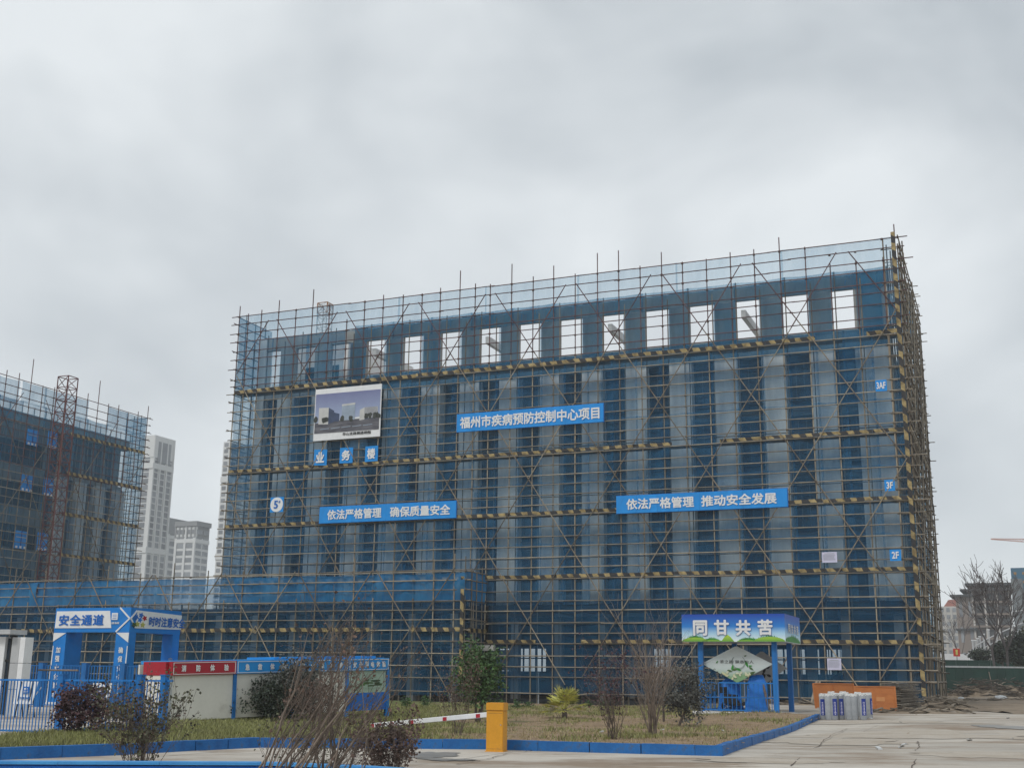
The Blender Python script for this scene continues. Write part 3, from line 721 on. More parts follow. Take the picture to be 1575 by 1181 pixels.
for k, z in enumerate(PLEV):
    a = -PL-.5
    while a < -1:
        b = min(a+12+rs.uniform(-1, 1), .3); b = .3 if b > -4 else b
        pole('ledger', (a-.1, -.08, z+rs.uniform(-.03,.03)), (b+.1, -.08, z+rs.uniform(-.03,.03)), R_P*.92, 'pole', ps); a = b
    pole('side_ledger', (.06, -.4, z), (.06, 3.7, z), R_P*.92, 'pole', ps)
for yv in (.9, 1.8, 2.8): pole('upright', (.03, yv, -.4), (.03, yv, 9.2+rs.uniform(0, .5)), R_P, 'pole', ps)
for k in range(0, 9):
    c = -4.3-k*7.0
    brace(ps, c, 4.6, c+3.4, 9.4, -.2, 9.8, -PL, -.1, y=-.17, name='brace'); brace(ps, c, 4.6, c-3.3, 9.4, -.2, 9.8, -PL, -.1, y=-.2, name='brace')
    brace(ps, c, 5.2, c-3.6, .2, -.2, 9.8, -PL, -.1, y=-.17); brace(ps, c, 5.2, c+3.2, .2, -.2, 9.8, -PL, -.1, y=-.2)
add_couplers(ps, xs, PLEV, 0, seed=33)
boards(ps, -PL, -.3, 4.72, 'stripe', seed=70, h=.30)
mwP = mwS
boards(ps, -.1, 3.6, 4.7, 'stripe', seed=71, mw=mwS, y=-.1)
for z in (1.6, 5.2): obj('corner_board', MB().box(-.40, -.12, -.17, -.14, z, z+3.55), M['stripe_v'], ps)
for q, (a, b) in enumerate([(.1, 3.5), (3.5, 6.95)]): nets(ps, -PL, -.1, a, b, .12, 'net_lo', 5.2, seed=140+q)
nets(ps, -PL, -.1, 6.95, 8.9, .10, 'net_pod', 7, seed=150, amp=.16)
nets(ps, 0, 3.6, .1, 6.9, -.1+.2, 'net_lo', 3.6, seed=151, mw=mwS); nets(ps, 0, 3.6, 6.9, 9.1, .1, 'net_pod', 3.6, seed=152, mw=mwS)
bx('canopy_slab', -PL, -1.2, 2.2, 9, 6.15, 6.7, 'conc_dk', pb)
bx('rear_wall', -PL, -1.2, 9, 9.3, -.6, 6.15, 'conc_dk', pb)
bx('floor_slab', -PL, -1.2, 1.9, 9, -.75, -.38, 'conc_dk', pb)
for k in range(17):
    x = -2-k*3.6
    bx('column', x-.3, x+.3, 2.2, 2.8, -.4, 6.15, 'conc', pb)
    if k % 2: bx('glazing', x+.4, x+3.0, 5.0, 5.05, -.3, 4.6, 'glass', pb)
    if k % 3 == 0: bx('lintel', x+.3, x+3.3, 2.3, 2.6, 3.4, 3.8, 'conc', pb)
    if k % 2 == 0: bx('louvre', x+.5, x+2.6, 8.9, 8.96, 2.0, 3.6, 'galv', pb)
# ================================================================ LEFT BLOCK
ol = atD(222, 700, 156); FT = Frame((ol.x, ol.y, 0), RZS)
TL = 36
tb = thingF('left_building', 'second unfinished concrete block at the far left with pale piers behind its nets', 'building', FT)
ts = thingF('left_scaffolding', 'tube scaffolding and blue nets wrapping the block at the far left', 'scaffolding', FT)
RP2 = .055
TLEV = [8+.98*k for k in range(28)]
TT = [9.9, 14.84, 19.75, 24.7, 29.5]
bx('body', -TL, -.9, 3.2, 20, 0, 31.0, 'conc', tb)
for q in range(18): bx('recess_shade', -2.6-q*1.95-.9, -2.6-q*1.95, 3.1, 3.19, 0, 30, 'conc_dk', tb) if q < 6 else None  # dark strips before the wall, coloured as the shade of recesses
k = 0; x = -1.9
while x > -15:
    bx('pier', x-.85, x+.85, 1.8, 2.8, 0, 24.5, 'conc_lt', tb); x -= 3.5
bx('pier', -TL, -26.5, 1.8, 2.8, 0, 25.5, 'conc_lt', tb)
bx('top_beam', -TL, -.9, 1.9, 2.7, 29.9, 31.3, 'conc', tb)
for z in (9.9, 14.8, 19.7, 24.6): bx('floor_edge', -TL, -.9, 2.5, 3.1, z, z+.5, 'conc', tb)
bx('bay_wall', -24.6, -15.2, 2.0, 2.3, 0, 31, 'conc', tb)
for z in (10.5, 15.4, 20.3, 25.2): bx('bay_glazing', -24.0, -15.8, 1.9, 1.99, z, z+2.6, 'glass', tb)
bx('hoist_opening', -18.9, -17.8, 1.9, 2.1, 26.2, 27.4, 'black', tb)
# blue edge boards
for (a, b, c, d) in ((43, 60, 659, 686), (75, 89, 662, 690), (34, 52, 728, 756), (68, 83, 734, 763), (24, 43, 815, 844), (58, 74, 818, 847)):
    x0, z1 = FT.pl(a, c, .5); x1, _ = FT.pl(b, c, .5); xm = (x0+x1)/2; _, z0 = FT.pl((a+b)/2, d, .5)
    dr = bx('loading_gate', x0, x1, .45, .53, z0, z1, 'blue', tb)
    for q in range(3):
        xx = x0+(x1-x0)*(q+.25)/3; bx('white_tag', xx, xx+.28, .40, .44, z0+.05, z0+.30, 'white', tb)
    bx('white_strip', x0+.1, x1-.1, .40, .44, z0+(z1-z0)*.62, z0+(z1-z0)*.62+.08, 'galv', tb)
    bx('gate_seam', xm-.04, xm+.04, .41, .45, z0, z1, 'navy', tb)
r2 = random.Random(31)
x = 0; i = 0
while x > -TL:
    top = 34.9+r2.uniform(-.8, .5) if x > -25 else 34.6+r2.uniform(-.5, .5)
    if r2.random() < .12: top += 2
    pole('upright', (x, 0, 5), (x+r2.uniform(-.06,.06), 0, 22), RP2, 'pole', ts); pole('upright', (x, 0, 22), (x, 0, top), RP2, 'pole_backlit', ts)
    pole('inner_upright', (x+.2, 1.1, 5), (x+.2, 1.1, 32), RP2, 'pole', ts)
    x -= 1.9; i += 1
for k, z in enumerate(TLEV):
    if z > 34.8: break
    pole('ledger', (-TL, -.1, z), (-12+r2.uniform(-1,1), -.1, z+r2.uniform(-.05,.05)), RP2*.9, 'pole' if z < 24 else 'pole_backlit', ts)
    pole('ledger', (-12.5, -.1, z), (.5+r2.uniform(0,.5), -.1, z+r2.uniform(-.05,.05)), RP2*.9, 'pole' if z < 24 else 'pole_backlit', ts)
    pole('end_ledger', (.05, -.5, z), (.05, 3.5, z), RP2*.9, 'pole', ts)
for yv in (1.0, 2.2, 3.4): pole('upright', (0, yv, 6), (0, yv, 34.9), RP2, 'pole', ts)
add_couplers(ts, [-1.9*k for k in range(19)], TLEV[:27], 0, seed=66)
for k in range(6):
    c = -2-8.2*k; brace(ts, c, 8, c-16.5, 33, 8, 33.5, -TL, 0, y=-.16); brace(ts, c-12, 8, c+4.5, 33, 8, 33.5, -TL, 0, y=-.2)
for q, z in enumerate(TT): 
    boards(ts, -14, -.1, z, 'stripe', seed=200+q, h=.38); boards(ts, -TL, -24.9, z+.1, 'stripe', seed=210+q, h=.38)
for q, (a, b) in enumerate([(6, 10), (10, 15), (15, 20), (20, 24.8), (24.8, 29.7)]):
    nets(ts, -14.6, -.1, a, b, .15, 'net_crown' if q == 4 else 'net', 1.9, seed=220+q); nets(ts, -TL, -25, a, b, .15, 'net_crown', 3.6, seed=230+q)
    nets(ts, -25, -14.6, a, b, .9, 'net_crown', 1.8, seed=240+q)
nets(ts, -TL, -.1, 29.7, 32, .15, 'net_crown', 3.6, seed=250)
nets(ts, -22, -.1, 32, 34.3, .15, 'net_top2', 3.9, seed=251, drop=.1); nets(ts, -TL, -22.5, 31.5, 34.2, .15, 'net_top2', 6, seed=252)
nets(ts, 0, 3.4, 8, 34.4, .1, 'net', 3.4, seed=253, mw=mwS)

def lattice(parent, x, y, z0, z1, s, m, r=.06, step=None):
    step = step or s*1.0; h = s/2
    cs = [(x-h, y-h), (x+h, y-h), (x+h, y+h), (x-h, y+h)]
    for c in cs: pole('chord', (*c, z0), (*c, z1), r, m, parent)
    z = z0; k = 0; mb = MB()
    while z < z1-.01:
        z2 = min(z+step, z1)
        for a, b in zip(cs, cs[1:]+cs[:1]):
            mb.tube((*a, z), (*b, z), r*.7, k=4, cap=False)
            if k % 2: mb.tube((*a, z), (*b, z2), r*.6, k=4, cap=False)
            else: mb.tube((*b, z), (*a, z2), r*.6, k=4, cap=False)
        z = z2; k += 1
    for a, b in zip(cs, cs[1:]+cs[:1]): mb.tube((*a, z1), (*b, z1), r*.8, k=4, cap=False)
    o = obj('lacing', mb, M[m], parent)
mx0, _ = FT.pl(103, 600, -2.0); _, mz1 = FT.pl(103, 580, -2.0)
hm = thing('hoist_mast', 'dark red lattice hoist mast standing against the block at the far left', 'hoist mast', FT.w(mx0, -2.0), FT.rz)
lattice(hm, 0, 0, 0, mz1, 1.6, 'mast', .075, 1.5)
rm_x0, _ = FM.pl(489, 500, 8); rm_x1, _ = FM.pl(509, 500, 8); _, rz1 = FM.pl(498, 468, 8)
rmst = thing('roof_mast', 'small grey lattice mast with orange top above the left end of the roof', 'mast', FM.w((rm_x0+rm_x1)/2, 8, 25.6), FM.rz)
lattice(rmst, 0, 0, 0, rz1-25.6, (rm_x1-rm_x0)*.7, 'galv', .04, 1.1)
lattice(rmst, 0, 0, rz1-26.6, rz1-25.6, (rm_x1-rm_x0)*.74, 'craneor', .05, 1.0)

# ================================================================ SIGNS ON THE MAIN SCAFFOLD
YS = -.30
def banner(px, s, label, name='banner', cat='banner', m='blue', gaps_=None):
    (x0, z1), (x1, z0) = FM.pl(*px[0], YS), FM.pl(*px[1], YS)
    t = thing(name, label, cat, FM.w((x0+x1)/2, YS, (z0+z1)/2), FM.rz)
    w_, h_ = x1-x0, z1-z0
    k = max(1, round(w_/1.6))
    for i in range(k):
        obj('sheet', MB().box(-w_/2+w_*i/k, -w_/2+w_*(i+1)/k-.012, -.03+(.002 if i % 2 else 0), .03, -h_/2, h_/2), M[m], t)
    obj('rim', MB().box(-w_/2-.03, w_/2+.03, .031, .05, -h_/2-.03, h_/2+.03), M['text_blue'], t)
    return t, w_, h_
t, w_, h_ = banner([(703, 637.5), (928.5, 648.5)], '', 'long blue banner with thirteen white characters across the middle of the scaffolding')
text('lettering', '福州市疾病预防控制中心项目', 0, 0, h_*.66, 'white', t, y=-.06, w=w_*.95, bold=.028)
t, w_, h_ = banner([(492, 780), (701.5, 796)], '', 'blue safety slogan banner on the left half of the scaffolding near the number five')
text('lettering', '依法严格管理', -w_*.235, 0, h_*.62, 'white', t, y=-.06, w=w_*.405, bold=.028); text('lettering', '确保质量安全', w_*.245, 0, h_*.62, 'white', t, y=-.06, w=w_*.43, bold=.028)
t, w_, h_ = banner([(948, 763), (1212, 779)], '', 'blue safety slogan banner on the right half of the scaffolding left of the 3F sign')
text('lettering', '依法严格管理', -w_*.235, 0, h_*.62, 'white', t, y=-.06, w=w_*.405, bold=.028); text('lettering', '推动安全发展', w_*.225, 0, h_*.62, 'white', t, y=-.06, w=w_*.43, bold=.028)
for ch, a, b, lab in (('业', (484, 692), (502, 715), 'small blue square with the first white character under the rendering board'), ('务', (523.5, 689), (542, 711.5), 'tilted blue square with the middle white character under the rendering board'), ('楼', (562.5, 686.5), (580.5, 709), 'blue square with the third white character under the rendering board')):
    (x0, z1), (x1, z0) = FM.pl(*a, YS+.1), FM.pl(*b, YS+.1)
    t = thing('character_sign', lab, 'sign', FM.w((x0+x1)/2, YS+.1, (z0+z1)/2), FM.rz, 'character squares under the rendering board')
    w_, h_ = x1-x0, z1-z0; tl = random.uniform(-.03, .05)
    obj('sheet', MB().obox((0,0,0), (w_/2, .03, tl), (0,.02,0), (.03*tl, 0, h_/2)), M['blue'], t); text('lettering', ch, 0, 0, h_*.68, 'white', t, y=-.07, bold=.04, w=w_*.66)
for ch, a, b, lab in (('3AF', (1346, 585), (1364.5, 601), 'small blue floor sign reading 3AF near the top right corner'), ('3F', (1360, 738), (1377, 754.5), 'small blue floor sign reading 3F at the right edge'), ('2F', (1368, 845), (1386.5, 862), 'small blue floor sign reading 2F at the right edge')):
    (x0, z1), (x1, z0) = FM.pl(*a, YS+.1), FM.pl(*b, YS+.1)
    t = thing('floor_sign', lab, 'sign', FM.w((x0+x1)/2, YS+.1, (z0+z1)/2), FM.rz, 'floor number signs'); w_, h_ = x1-x0, z1-z0
    obj('sheet', MB().box(-w_/2, w_/2, -.02, .02, -h_/2, h_/2), M['blue'], t); text('lettering', ch, 0, 0, h_*.62, 'white', t, y=-.05, bold=.03, w=w_*(.62 if len(ch) == 2 else .8))
(x0, z1), (x1, z0) = FM.pl(416.5, 765, YS+.1), FM.pl(435.5, 787, YS+.1)
t = thing('number_sign', 'blue square sign with a white disc and number five at left of the scaffolding', 'sign', FM.w((x0+x1)/2, YS+.1, (z0+z1)/2), FM.rz); w_, h_ = x1-x0, z1-z0
obj('sheet', MB().box(-w_/2, w_/2, -.02, .02, -h_/2, h_/2), M['blue'], t)
obj('disc', MB().prism([(w_*.47*math.cos(a*math.pi/16), w_*.47*math.sin(a*math.pi/16)) for a in range(32)], -.05, -.02), M['white'], t)
text('lettering', '5', -.06, 0, h_*.55, 'text_blue', t, y=-.07, bold=.03); text('lettering', '#', .28, .22, h_*.17, 'text_blue', t, y=-.07, bold=.02)
for a, b, lab in (((1264, 849), (1288, 864.5), 'pale lilac notice sheet hanging left of the 2F sign'), ((1272, 1012), (1294.5, 1030), 'pale lilac notice sheet hanging low above the orange boards')):
    (x0, z1), (x1, z0) = FM.pl(*a, YS+.1), FM.pl(*b, YS+.1); w_, h_ = x1-x0, z1-z0
    t = thing('notice_sheet', lab, 'notice', FM.w((x0+x1)/2, YS+.1, (z0+z1)/2), FM.rz, 'lilac notice sheets')
    obj('sheet', MB().box(-w_/2, w_/2, -.015, .015, -h_/2, h_/2), M['paper'], t)
    mb = MB(); mb.box(-w_*.32, w_*.32, -.03, -.02, h_*.33, h_*.38)
    for q in range(7): mb.box(-w_*.42, w_*(.40-.1*random.random()), -.03, -.02, h_*(.22-.08*q), h_*(.24-.08*q))
    obj('print', mb, M['roll'], t)
# rendering board (a printed picture: flat, so built from flat coloured shapes)
(x0, z1), (x1, z0) = FM.pl(486, 599.5, YS), FM.pl(584.5, 671, YS); w_, h_ = x1-x0, z1-z0
pc = thing('rendering_board', 'large white framed board with a printed picture of finished buildings hung on the scaffolding', 'billboard', FM.w(x0, YS, z0), FM.rz)
obj('board', MB().box(0, w_, -.03, .03, 0, h_), M['white'], pc)
def grad(name, stops, axis='Z', sc=1.0, noise_=0.0, off=0.0):
    m = bpy.data.materials.new(name); m.use_nodes = True; t = m.node_tree; L = t.links.new; b = t.nodes['Principled BSDF']; b.inputs['Roughness'].default_value = .5
    tc = N(t, 'ShaderNodeTexCoord'); sx = N(t, 'ShaderNodeSeparateXYZ'); L(tc.outputs['Object'], sx.inputs[0])
    a = N(t, 'ShaderNodeMath', operation='MULTIPLY_ADD'); L(sx.outputs[axis], a.inputs[0]); a.inputs[1].default_value = 1/sc; a.inputs[2].default_value = off
    v = a.outputs[0]
    if noise_:
        nz = N(t, 'ShaderNodeTexNoise'); nz.inputs['Scale'].default_value = 1.2; nz.inputs['Detail'].default_value = 5; L(tc.outputs['Object'], nz.inputs['Vector'])
        q = N(t, 'ShaderNodeMath', operation='MULTIPLY_ADD'); L(nz.outputs['Fac'], q.inputs[0]); q.inputs[1].default_value = noise_; L(v, q.inputs[2]); v = q.outputs[0]
    r = N(t, 'ShaderNodeValToRGB')
    while len(r.color_ramp.elements) < len(stops): r.color_ramp.elements.new(.5)
    for e, (p, c) in zip(r.color_ramp.elements, stops): e.position = p; e.color = (*c, 1)
    L(v, r.inputs[0]); L(r.outputs[0], b.inputs['Base Color']); return m
M['pic_sky'] = grad('printed_evening_sky', [(0, (.50,.55,.62)), (.45, (.28,.34,.50)), (1, (.10,.10,.25))], 'Z', h_, .15, -.12)
M['pic_road'] = mat('printed_road', (.05,.05,.065), .5, scale=1.4, c2=(.16,.16,.18), stretch=(.5,1,5))
M['pic_lt'] = mat('printed_pale_block', (.50,.50,.49), .5, var=.08); M['pic_dk'] = mat('printed_dark_block', (.05,.07,.13), .5, var=.2)
M['pic_gl'] = mat('printed_glass_block', (.28,.34,.42), .5, var=.1); M['pic_tree'] = mat('printed_trees', (.045,.05,.045), .5, var=.3)
def px2(a, b):   # photo crop coordinates inside the picture -> board
    return (a-108)/(915-108)*w_, (765-b + (a-108)*(-.085))/(765-155)*h_
def flat(name, pts, y, m): obj(name, MB().prism([px2(*p) for p in pts][::-1], y-.006, y), M[m], pc)
flat('picture_sky', [(118,215),(905,150),(905,430),(118,560)], -.04, 'pic_sky')
flat('picture_road', [(118,680),(118,560),(400,520),(900,470),(900,615)], -.05, 'pic_road')
flat('picture_block', [(165,375),(285,370),(285,565),(165,568)], -.06, 'pic_lt'); flat('picture_block', [(285,370),(352,405),(352,540),(285,562)], -.06, 'pic_dk')
flat('picture_block', [(352,425),(418,440),(418,530),(352,535)], -.06, 'pic_dk')
flat('picture_block', [(447,330),(607,308),(607,505),(447,520)], -.06, 'pic_gl'); flat('picture_block', [(447,330),(607,308),(607,330),(447,350)], -.066, 'pic_lt')
flat('picture_block', [(665,395),(725,362),(725,505),(665,515)], -.06, 'pic_lt'); flat('picture_block', [(725,362),(882,350),(882,480),(725,500)], -.06, 'pic_dk')
for q in range(12): flat('picture_fin', [(730+q*13,362-q),(737+q*13,361-q),(737+q*13,490-q*1.2),(730+q*13,492-q*1.2)], -.066, 'pic_lt')
rt = random.Random(4)
for cx_, cy_ in ((130,525),(232,530),(262,520),(455,510),(560,500),(745,475),(790,465),(850,465),(885,465)):
    flat('picture_tree', [(cx_+rt.uniform(20,34)*math.cos(a), cy_-10+rt.uniform(26,44)*math.sin(a)) for a in [k*math.pi/5 for k in range(10)]][::-1], -.072, 'pic_tree')
for q in range(5): flat('picture_lane', [(190+q*130, 625-q*14),(300+q*130, 610-q*14),(300+q*130, 617-q*14),(190+q*130, 633-q*14)], -.056, 'pic_gl')
text('lettering', '华山支路侧透视图', w_*.655, h_*.093, h_*.058, 'black', pc, y=-.06, bold=.02, w=w_*.42)

# ================================================================ SAFETY GATE (arch)
go = gp(189, 1085); FA = Frame((go.x, go.y, gz(go.x, go.y)), RZM)
ag = thingF('safety_gate', 'tall blue and white safety passage gate with lettered beams behind the blue fence', 'gate', FA)
zt = FA.pl(189, 944)[1]-FA.o.z; zb = FA.pl(189, 982)[1]-FA.o.z; xl = FA.pl(84, 960)[0]
TH = .9
Fr = Frame(FA.o, RZS)       # right face frame (x runs away)
xr = Fr.pl(278, 960)[0]
def aobj(name, mb, m, mw=None): return obj(name, mb, M[m], ag, mw=mw)
RS = Matrix.Rotation(RZS-RZM, 4, 'Z')
aobj('front_beam', MB().box(xl, 0, 0, TH, zb, zt), 'bluegate')
aobj('side_beam', MB().box(TH+.002, xr, .002, TH, zb, zt), 'bluegate', RS)
# lettered panels
H_ = zt-zb
aobj('white_panel', MB().prism([(xl+.08, zb+H_*.17), (-.235*-xl*1.0, zb+H_*.17), (-.27*-xl, zt-H_*.13), (xl+.12, zt-H_*.13)], -.04, -.005), 'white')
text('lettering', '安全通道', xl*.635, zb+H_*.5, H_*.46, 'text_blue', ag, y=-.07, w=-xl*.60, bold=.03, spacing=1.1)
aobj('white_panel', MB().prism([(.45, zb+H_*.17), (xr, zb+H_*.22), (xr, zt-H_*.17), (.55, zt-H_*.1)], -.04, -.005), 'white', RS)
text('lettering', '时时注意安全', xr*.70, zb+H_*.49, H_*.42, 'text_blue', ag, y=-.07, w=xr*.72, bold=.03, mw=RS)
for a, b in (((-.05*xl*-1*-1, zt), (.25, zt-H_*.5)),): pass
def strip(p, q, wd, m='white', mw=None, y0=-.045, y1=-.006):
    p, q = Vector((p[0], 0, p[1])), Vector((q[0], 0, q[1])); d = (q-p).normalized(); s = Vector((-d.z, 0, d.x))*wd/2
    aobj('white_strip', MB().prism([((p+s).x, (p+s).z), ((p-s).x, (p-s).z), ((q-s).x, (q-s).z), ((q+s).x, (q+s).z)][::-1], y0, y1), m, mw)
strip((xl*.14, zt-.02), (-.03, zb+H_*.55), .09); strip((-.03, zb+H_*.55), (xl*.17, zb+.02), .09)
strip((.02, zb+H_*.55), (.5, zt-H_*.12), .09, mw=RS); strip((.02, zb+H_*.55), (.46, zb+H_*.2), .09, mw=RS)
lgx = xl*.20
aobj('emblem', MB().box(lgx-.22, lgx+.22, -.05, -.005, zb+H_*.5, zb+H_*.78), 'white')
for q in range(3): aobj('emblem_line', MB().box(lgx-.15, lgx+.15, -.06, -.051, zb+H_*(.55+.07*q), zb+H_*(.57+.07*q)), 'text_blue')
text('lettering', '中建海峡', lgx, zb+H_*.37, H_*.09, 'white', ag, y=-.02, bold=.02, w=.75)
# little picture of leaves and flowers on the side beam
for q, (dx, dz, m) in enumerate(((0, 0, 'tarp'), (-.25, .15, 'text_blue'), (.3, .12, 'red'), (-.15, -.3, 'lf_palm'), (.2, -.32, 'lf_palm'), (.05, .3, 'text_blue'), (-.35, -.35, 'lf_green'))):
    cxx = xr*.17+dx*1.4; czz = zb+H_*.52+dz*.9
    aobj('flower', MB().prism([(cxx+(.16 if k % 2 else .30)*math.cos(k*math.pi/5+q)*.8, czz+(.16 if k % 2 else .30)*math.sin(k*math.pi/5+q)*.6) for k in range(10)], -.055-.003*q, -.04), m, RS)
# legs
def leg(x0, x1, d0, d1, mw=None, txt=None):
    aobj('leg', MB().box(x0, x1, d0, d1, -.05, zb-.002), 'bluegate', mw)
    if txt:
        aobj('white_corner', MB().prism([(x0, zb-.03), (x0, zb-.55 if txt[0] == '加' else zb-.04), (x1, zb-.04 if txt[0] == '加' else zb-.60)] if txt[0] == '加' else [(x0+.02, zb-.03), (x1, zb-.6), (x1, zb-.03)], d0-.035, d0-.005), 'white', mw)
        for i, ch in enumerate(txt): text('lettering', ch, (x0+x1)/2, zb-1.05-i*.52, .36, 'white', ag, y=d0-.03, bold=.03, mw=mw, w=.34)
        xs_ = x0+.03 if txt[0] == '加' else x1-.06
        aobj('white_strip', MB().prism([(xs_, zb-.8), (xs_-.10, 0), (xs_+.02, 0), (xs_+.05, zb-.8)], d0-.03, d0-.004), 'white', mw)
lw = FA.pl(95, 1030)[0]-FA.pl(76, 1030)[0]
leg(xl+.02, xl+.02+lw, .01, 1.4, txt='加强安全管理')
leg(-lw-.02, -.01, .012, .6, txt='确保安全生产'); aobj('leg', MB().box(.62, Fr.pl(203, 1030)[0], .003, .6, -.05, zb-.003), 'bluegate', RS)
leg(Fr.pl(262, 1030)[0], xr-.02, .01, .8, RS)
for i, ch in enumerate('安全'): text('lettering', ch, xr-.8, zb-1.6-i*.8, .4, 'galv', ag, y=-.03, mw=RS, bold=.02)
aobj('base_strip', MB().box(xl-.1, lw+xl+.2, -.15, 1.5, -.06, .12), 'white')
# blue sheds/dark doorway behind the gate
hb = gp(235, 1086); FH = Frame((hb.x+1, hb.y+3, gz(hb.x, hb.y)), RZM)
hut = thingF('site_hut', 'low pale hut with blue door and dark windows behind the safety gate', 'hut', FH)
bx('wall', -4.5, 1.6, 0, 2, -.1, 2.2, 'conc', hut)
bx('roof', -4.7, 1.8, -.2, 2.2, 2.2, 2.35, 'bluegate', hut); bx('door', .2, 1.1, -.05, -.005, 0, 1.95, 'bluegate', hut)
for q in range(3): bx('window', -4.0+q*1.3, -3.1+q*1.3, -.05, -.005, .9, 1.8, 'glass', hut)

# ================================================================ FENCES (blue pickets)
def fence(name, label, F, x0, x1, h, step, posts, z0=.08, rail=.035, pr=.014, lean=0, group=None, ps=.08, mid=None):
    t = thingF(name, label, 'fence', F, group)
    def g(x): p = F.w(x, 0); return gz(p.x, p.y)-F.o.z
    for zz in [z0+.03, h]+([mid] if mid else []):
        obj('rail', MB().obox(((x0+x1)/2, 0, zz+(g(x0)+g(x1))/2), ((x1-x0)/2, 0, (g(x1)-g(x0))/2), (0, .018, 0), (0, 0, .022)), M['bluefence'], t)
    k = int((x1-x0)/step)
    for i in range(1, k):
        x = x0+(x1-x0)*i/k; pole('picket', (x, 0, z0+g(x)), (x, 0, h+g(x)), pr, 'bluefence', t)
    for x in posts:
        bx('post', x-ps, x+ps, -ps, ps, -.1+g(x), h+.12+g(x), 'bluefence', t)
        bx('post_cap', x-ps-.015, x+ps+.015, -ps-.015, ps+.015, h+.121+g(x), h+.15+g(x), 'bluefence', t)
    return t
fo = gp(88, 1132); a55 = math.radians(-27); FF = Frame((fo.x, fo.y, gz(fo.x, fo.y)), a55)
xa, _ = FF.pl(-40, 1100); xb, _ = FF.pl(262, 1100); hF = FF.pl(88, 1048)[1]-FF.o.z
fence('picket_fence', 'long blue metal picket fence with thick posts in front of the safety gate', FF, xa, xb, hF, .115, [0, FF.pl(213, 1090)[0], FF.pl(250, 1090)[0]], ps=.075)
f2 = gp(126, 1088); F2 = Frame((f2.x, f2.y, gz(f2.x, f2.y)), RZM)
fence('rear_fence', 'blue picket fence farther back between the guard house and the gate legs', F2, F2.pl(36, 1060)[0], F2.pl(217, 1060)[0], F2.pl(126, 1034)[1]-F2.o.z, .2, [F2.pl(62, 1060)[0], 0, F2.pl(188,1060)[0]], ps=.16, pr=.03)
# thin bamboo bar on stands
bo = gp(88, 1100); FB = Frame((bo.x, bo.y, gz(bo.x, bo.y)), RZM)
bar = thingF('bar_barrier', 'thin pale horizontal bar on slanted supports between the two blue fences', 'barrier', FB)
bxa, bz = FB.pl(58, 1041); bxb, _ = FB.pl(119, 1041)
pole('bar', (bxa, 0, bz-FB.o.z), (bxb, 0, bz-FB.o.z), .04, 'bark_pale', bar)
for x in (bxa+.3, bxb-.1): pole('stand', (x, 0, 0), (x, 0, bz-FB.o.z), .03, 'bluefence', bar); pole('stay', (x-.8, -.3, 0), (x, 0, 1.2), .025, 'white', bar)
# guard house at the left edge
gh = gp(14, 1100); FG = Frame((gh.x, gh.y, gz(gh.x, gh.y)), a55+.1)
gx = lambda p: FG.pl(p, 1030)[0]
zg = FG.pl(20, 990)[1]-FG.o.z
hs = thingF('guard_house', 'white panelled guard house with dark glass door at the left edge', 'guard house', FG)
for k in range(3):
    z0_, z1_ = zg*k/3, zg*(k+1)/3-.02
    bx('wall_panel', gx(14), gx(26), 0, .5, z0_, z1_, 'galv2', hs); bx('wall_panel', gx(26)+.01, gx(34), .002, .5, z0_, z1_, 'white', hs)
bx('wall_panel', gx(-40), gx(3.5), 0, .5, 0, zg, 'white', hs)
bx('door_glass', gx(3.5), gx(12), .15, .2, .05, zg*.98, 'glass', hs); bx('door_frame', gx(11), gx(13.8), .03, .3, 0, zg*1.02, 'black', hs)
bx('door_rail', gx(3.5), gx(11), .1, .25, zg*.68, zg*.71, 'black', hs); bx('door_rail', gx(3.5), gx(11), .1, .25, zg*.36, zg*.38, 'black', hs)
bx('canopy', gx(-40), gx(20), -.4, .6, zg*1.03, zg*1.09, 'galv2', hs)
# easel signs
def easel(px0, py0, px1, py1, yb, label, logo=True):
    b = gp((px0+px1)/2, yb); F = Frame((b.x, b.y, gz(b.x, b.y)), -.1)
    x0, z1 = F.pl(px0, py0); x1, z0 = F.pl(px1, py1); z1 -= F.o.z; z0 -= F.o.z
    t = thingF('easel_sign', label, 'sign', F, 'white easel signs behind the blue fence')
    obj('board', MB().obox(((x0+x1)/2, 0, (z0+z1)/2), ((x1-x0)/2, 0, 0), (0, .02, 0), (.05, .08, (z1-z0)/2)), M['white'], t)
    for x in (x0+.15, x1-.15): pole('leg', (x-.05, -.12, 0), (x, .02, z1), .03, 'tyre', t); pole('leg', (x, .45, 0), (x, .06, z1*.8), .025, 'tyre', t)
    if logo:
        c = (x0+x1)/2+.03; zz = z0+(z1-z0)*.62; s = (x1-x0)*.17
        L = Matrix.Rotation(-.08, 4, 'X')
        obj('emblem', MB().box(c-s, c+s, -.09, -.045, zz-s, zz+s), M['text_blue'], t)
        for q in range(2): obj('emblem_line', MB().box(c-s*.7, c+s*.7, -.10, -.091, zz-s*(.35+.3*q), zz-s*(.2+.3*q)), M['white'], t)
        obj('emblem_line', MB().box(c-s*.5, c+s*.5, -.10, -.091, zz+s*.1, zz+s*.6), M['white'], t)
        text('lettering', '中建海峡', c, z0+(z1-z0)*.27, (z1-z0)*.10, 'text_blue', t, y=-.10, bold=.02, w=(x1-x0)*.6)
easel(26, 1059, 51, 1094, 1103, 'white easel sign with a small blue emblem near the guard house')
easel(139, 1062, 166, 1098, 1108, 'white easel sign partly hidden behind the dark red shrub')
bo = gp(217, 1114); b_ = thing('red_bucket', 'small red bucket standing on the ground by the fence behind a shrub', 'bucket', (bo.x, bo.y, gz(bo.x, bo.y)))
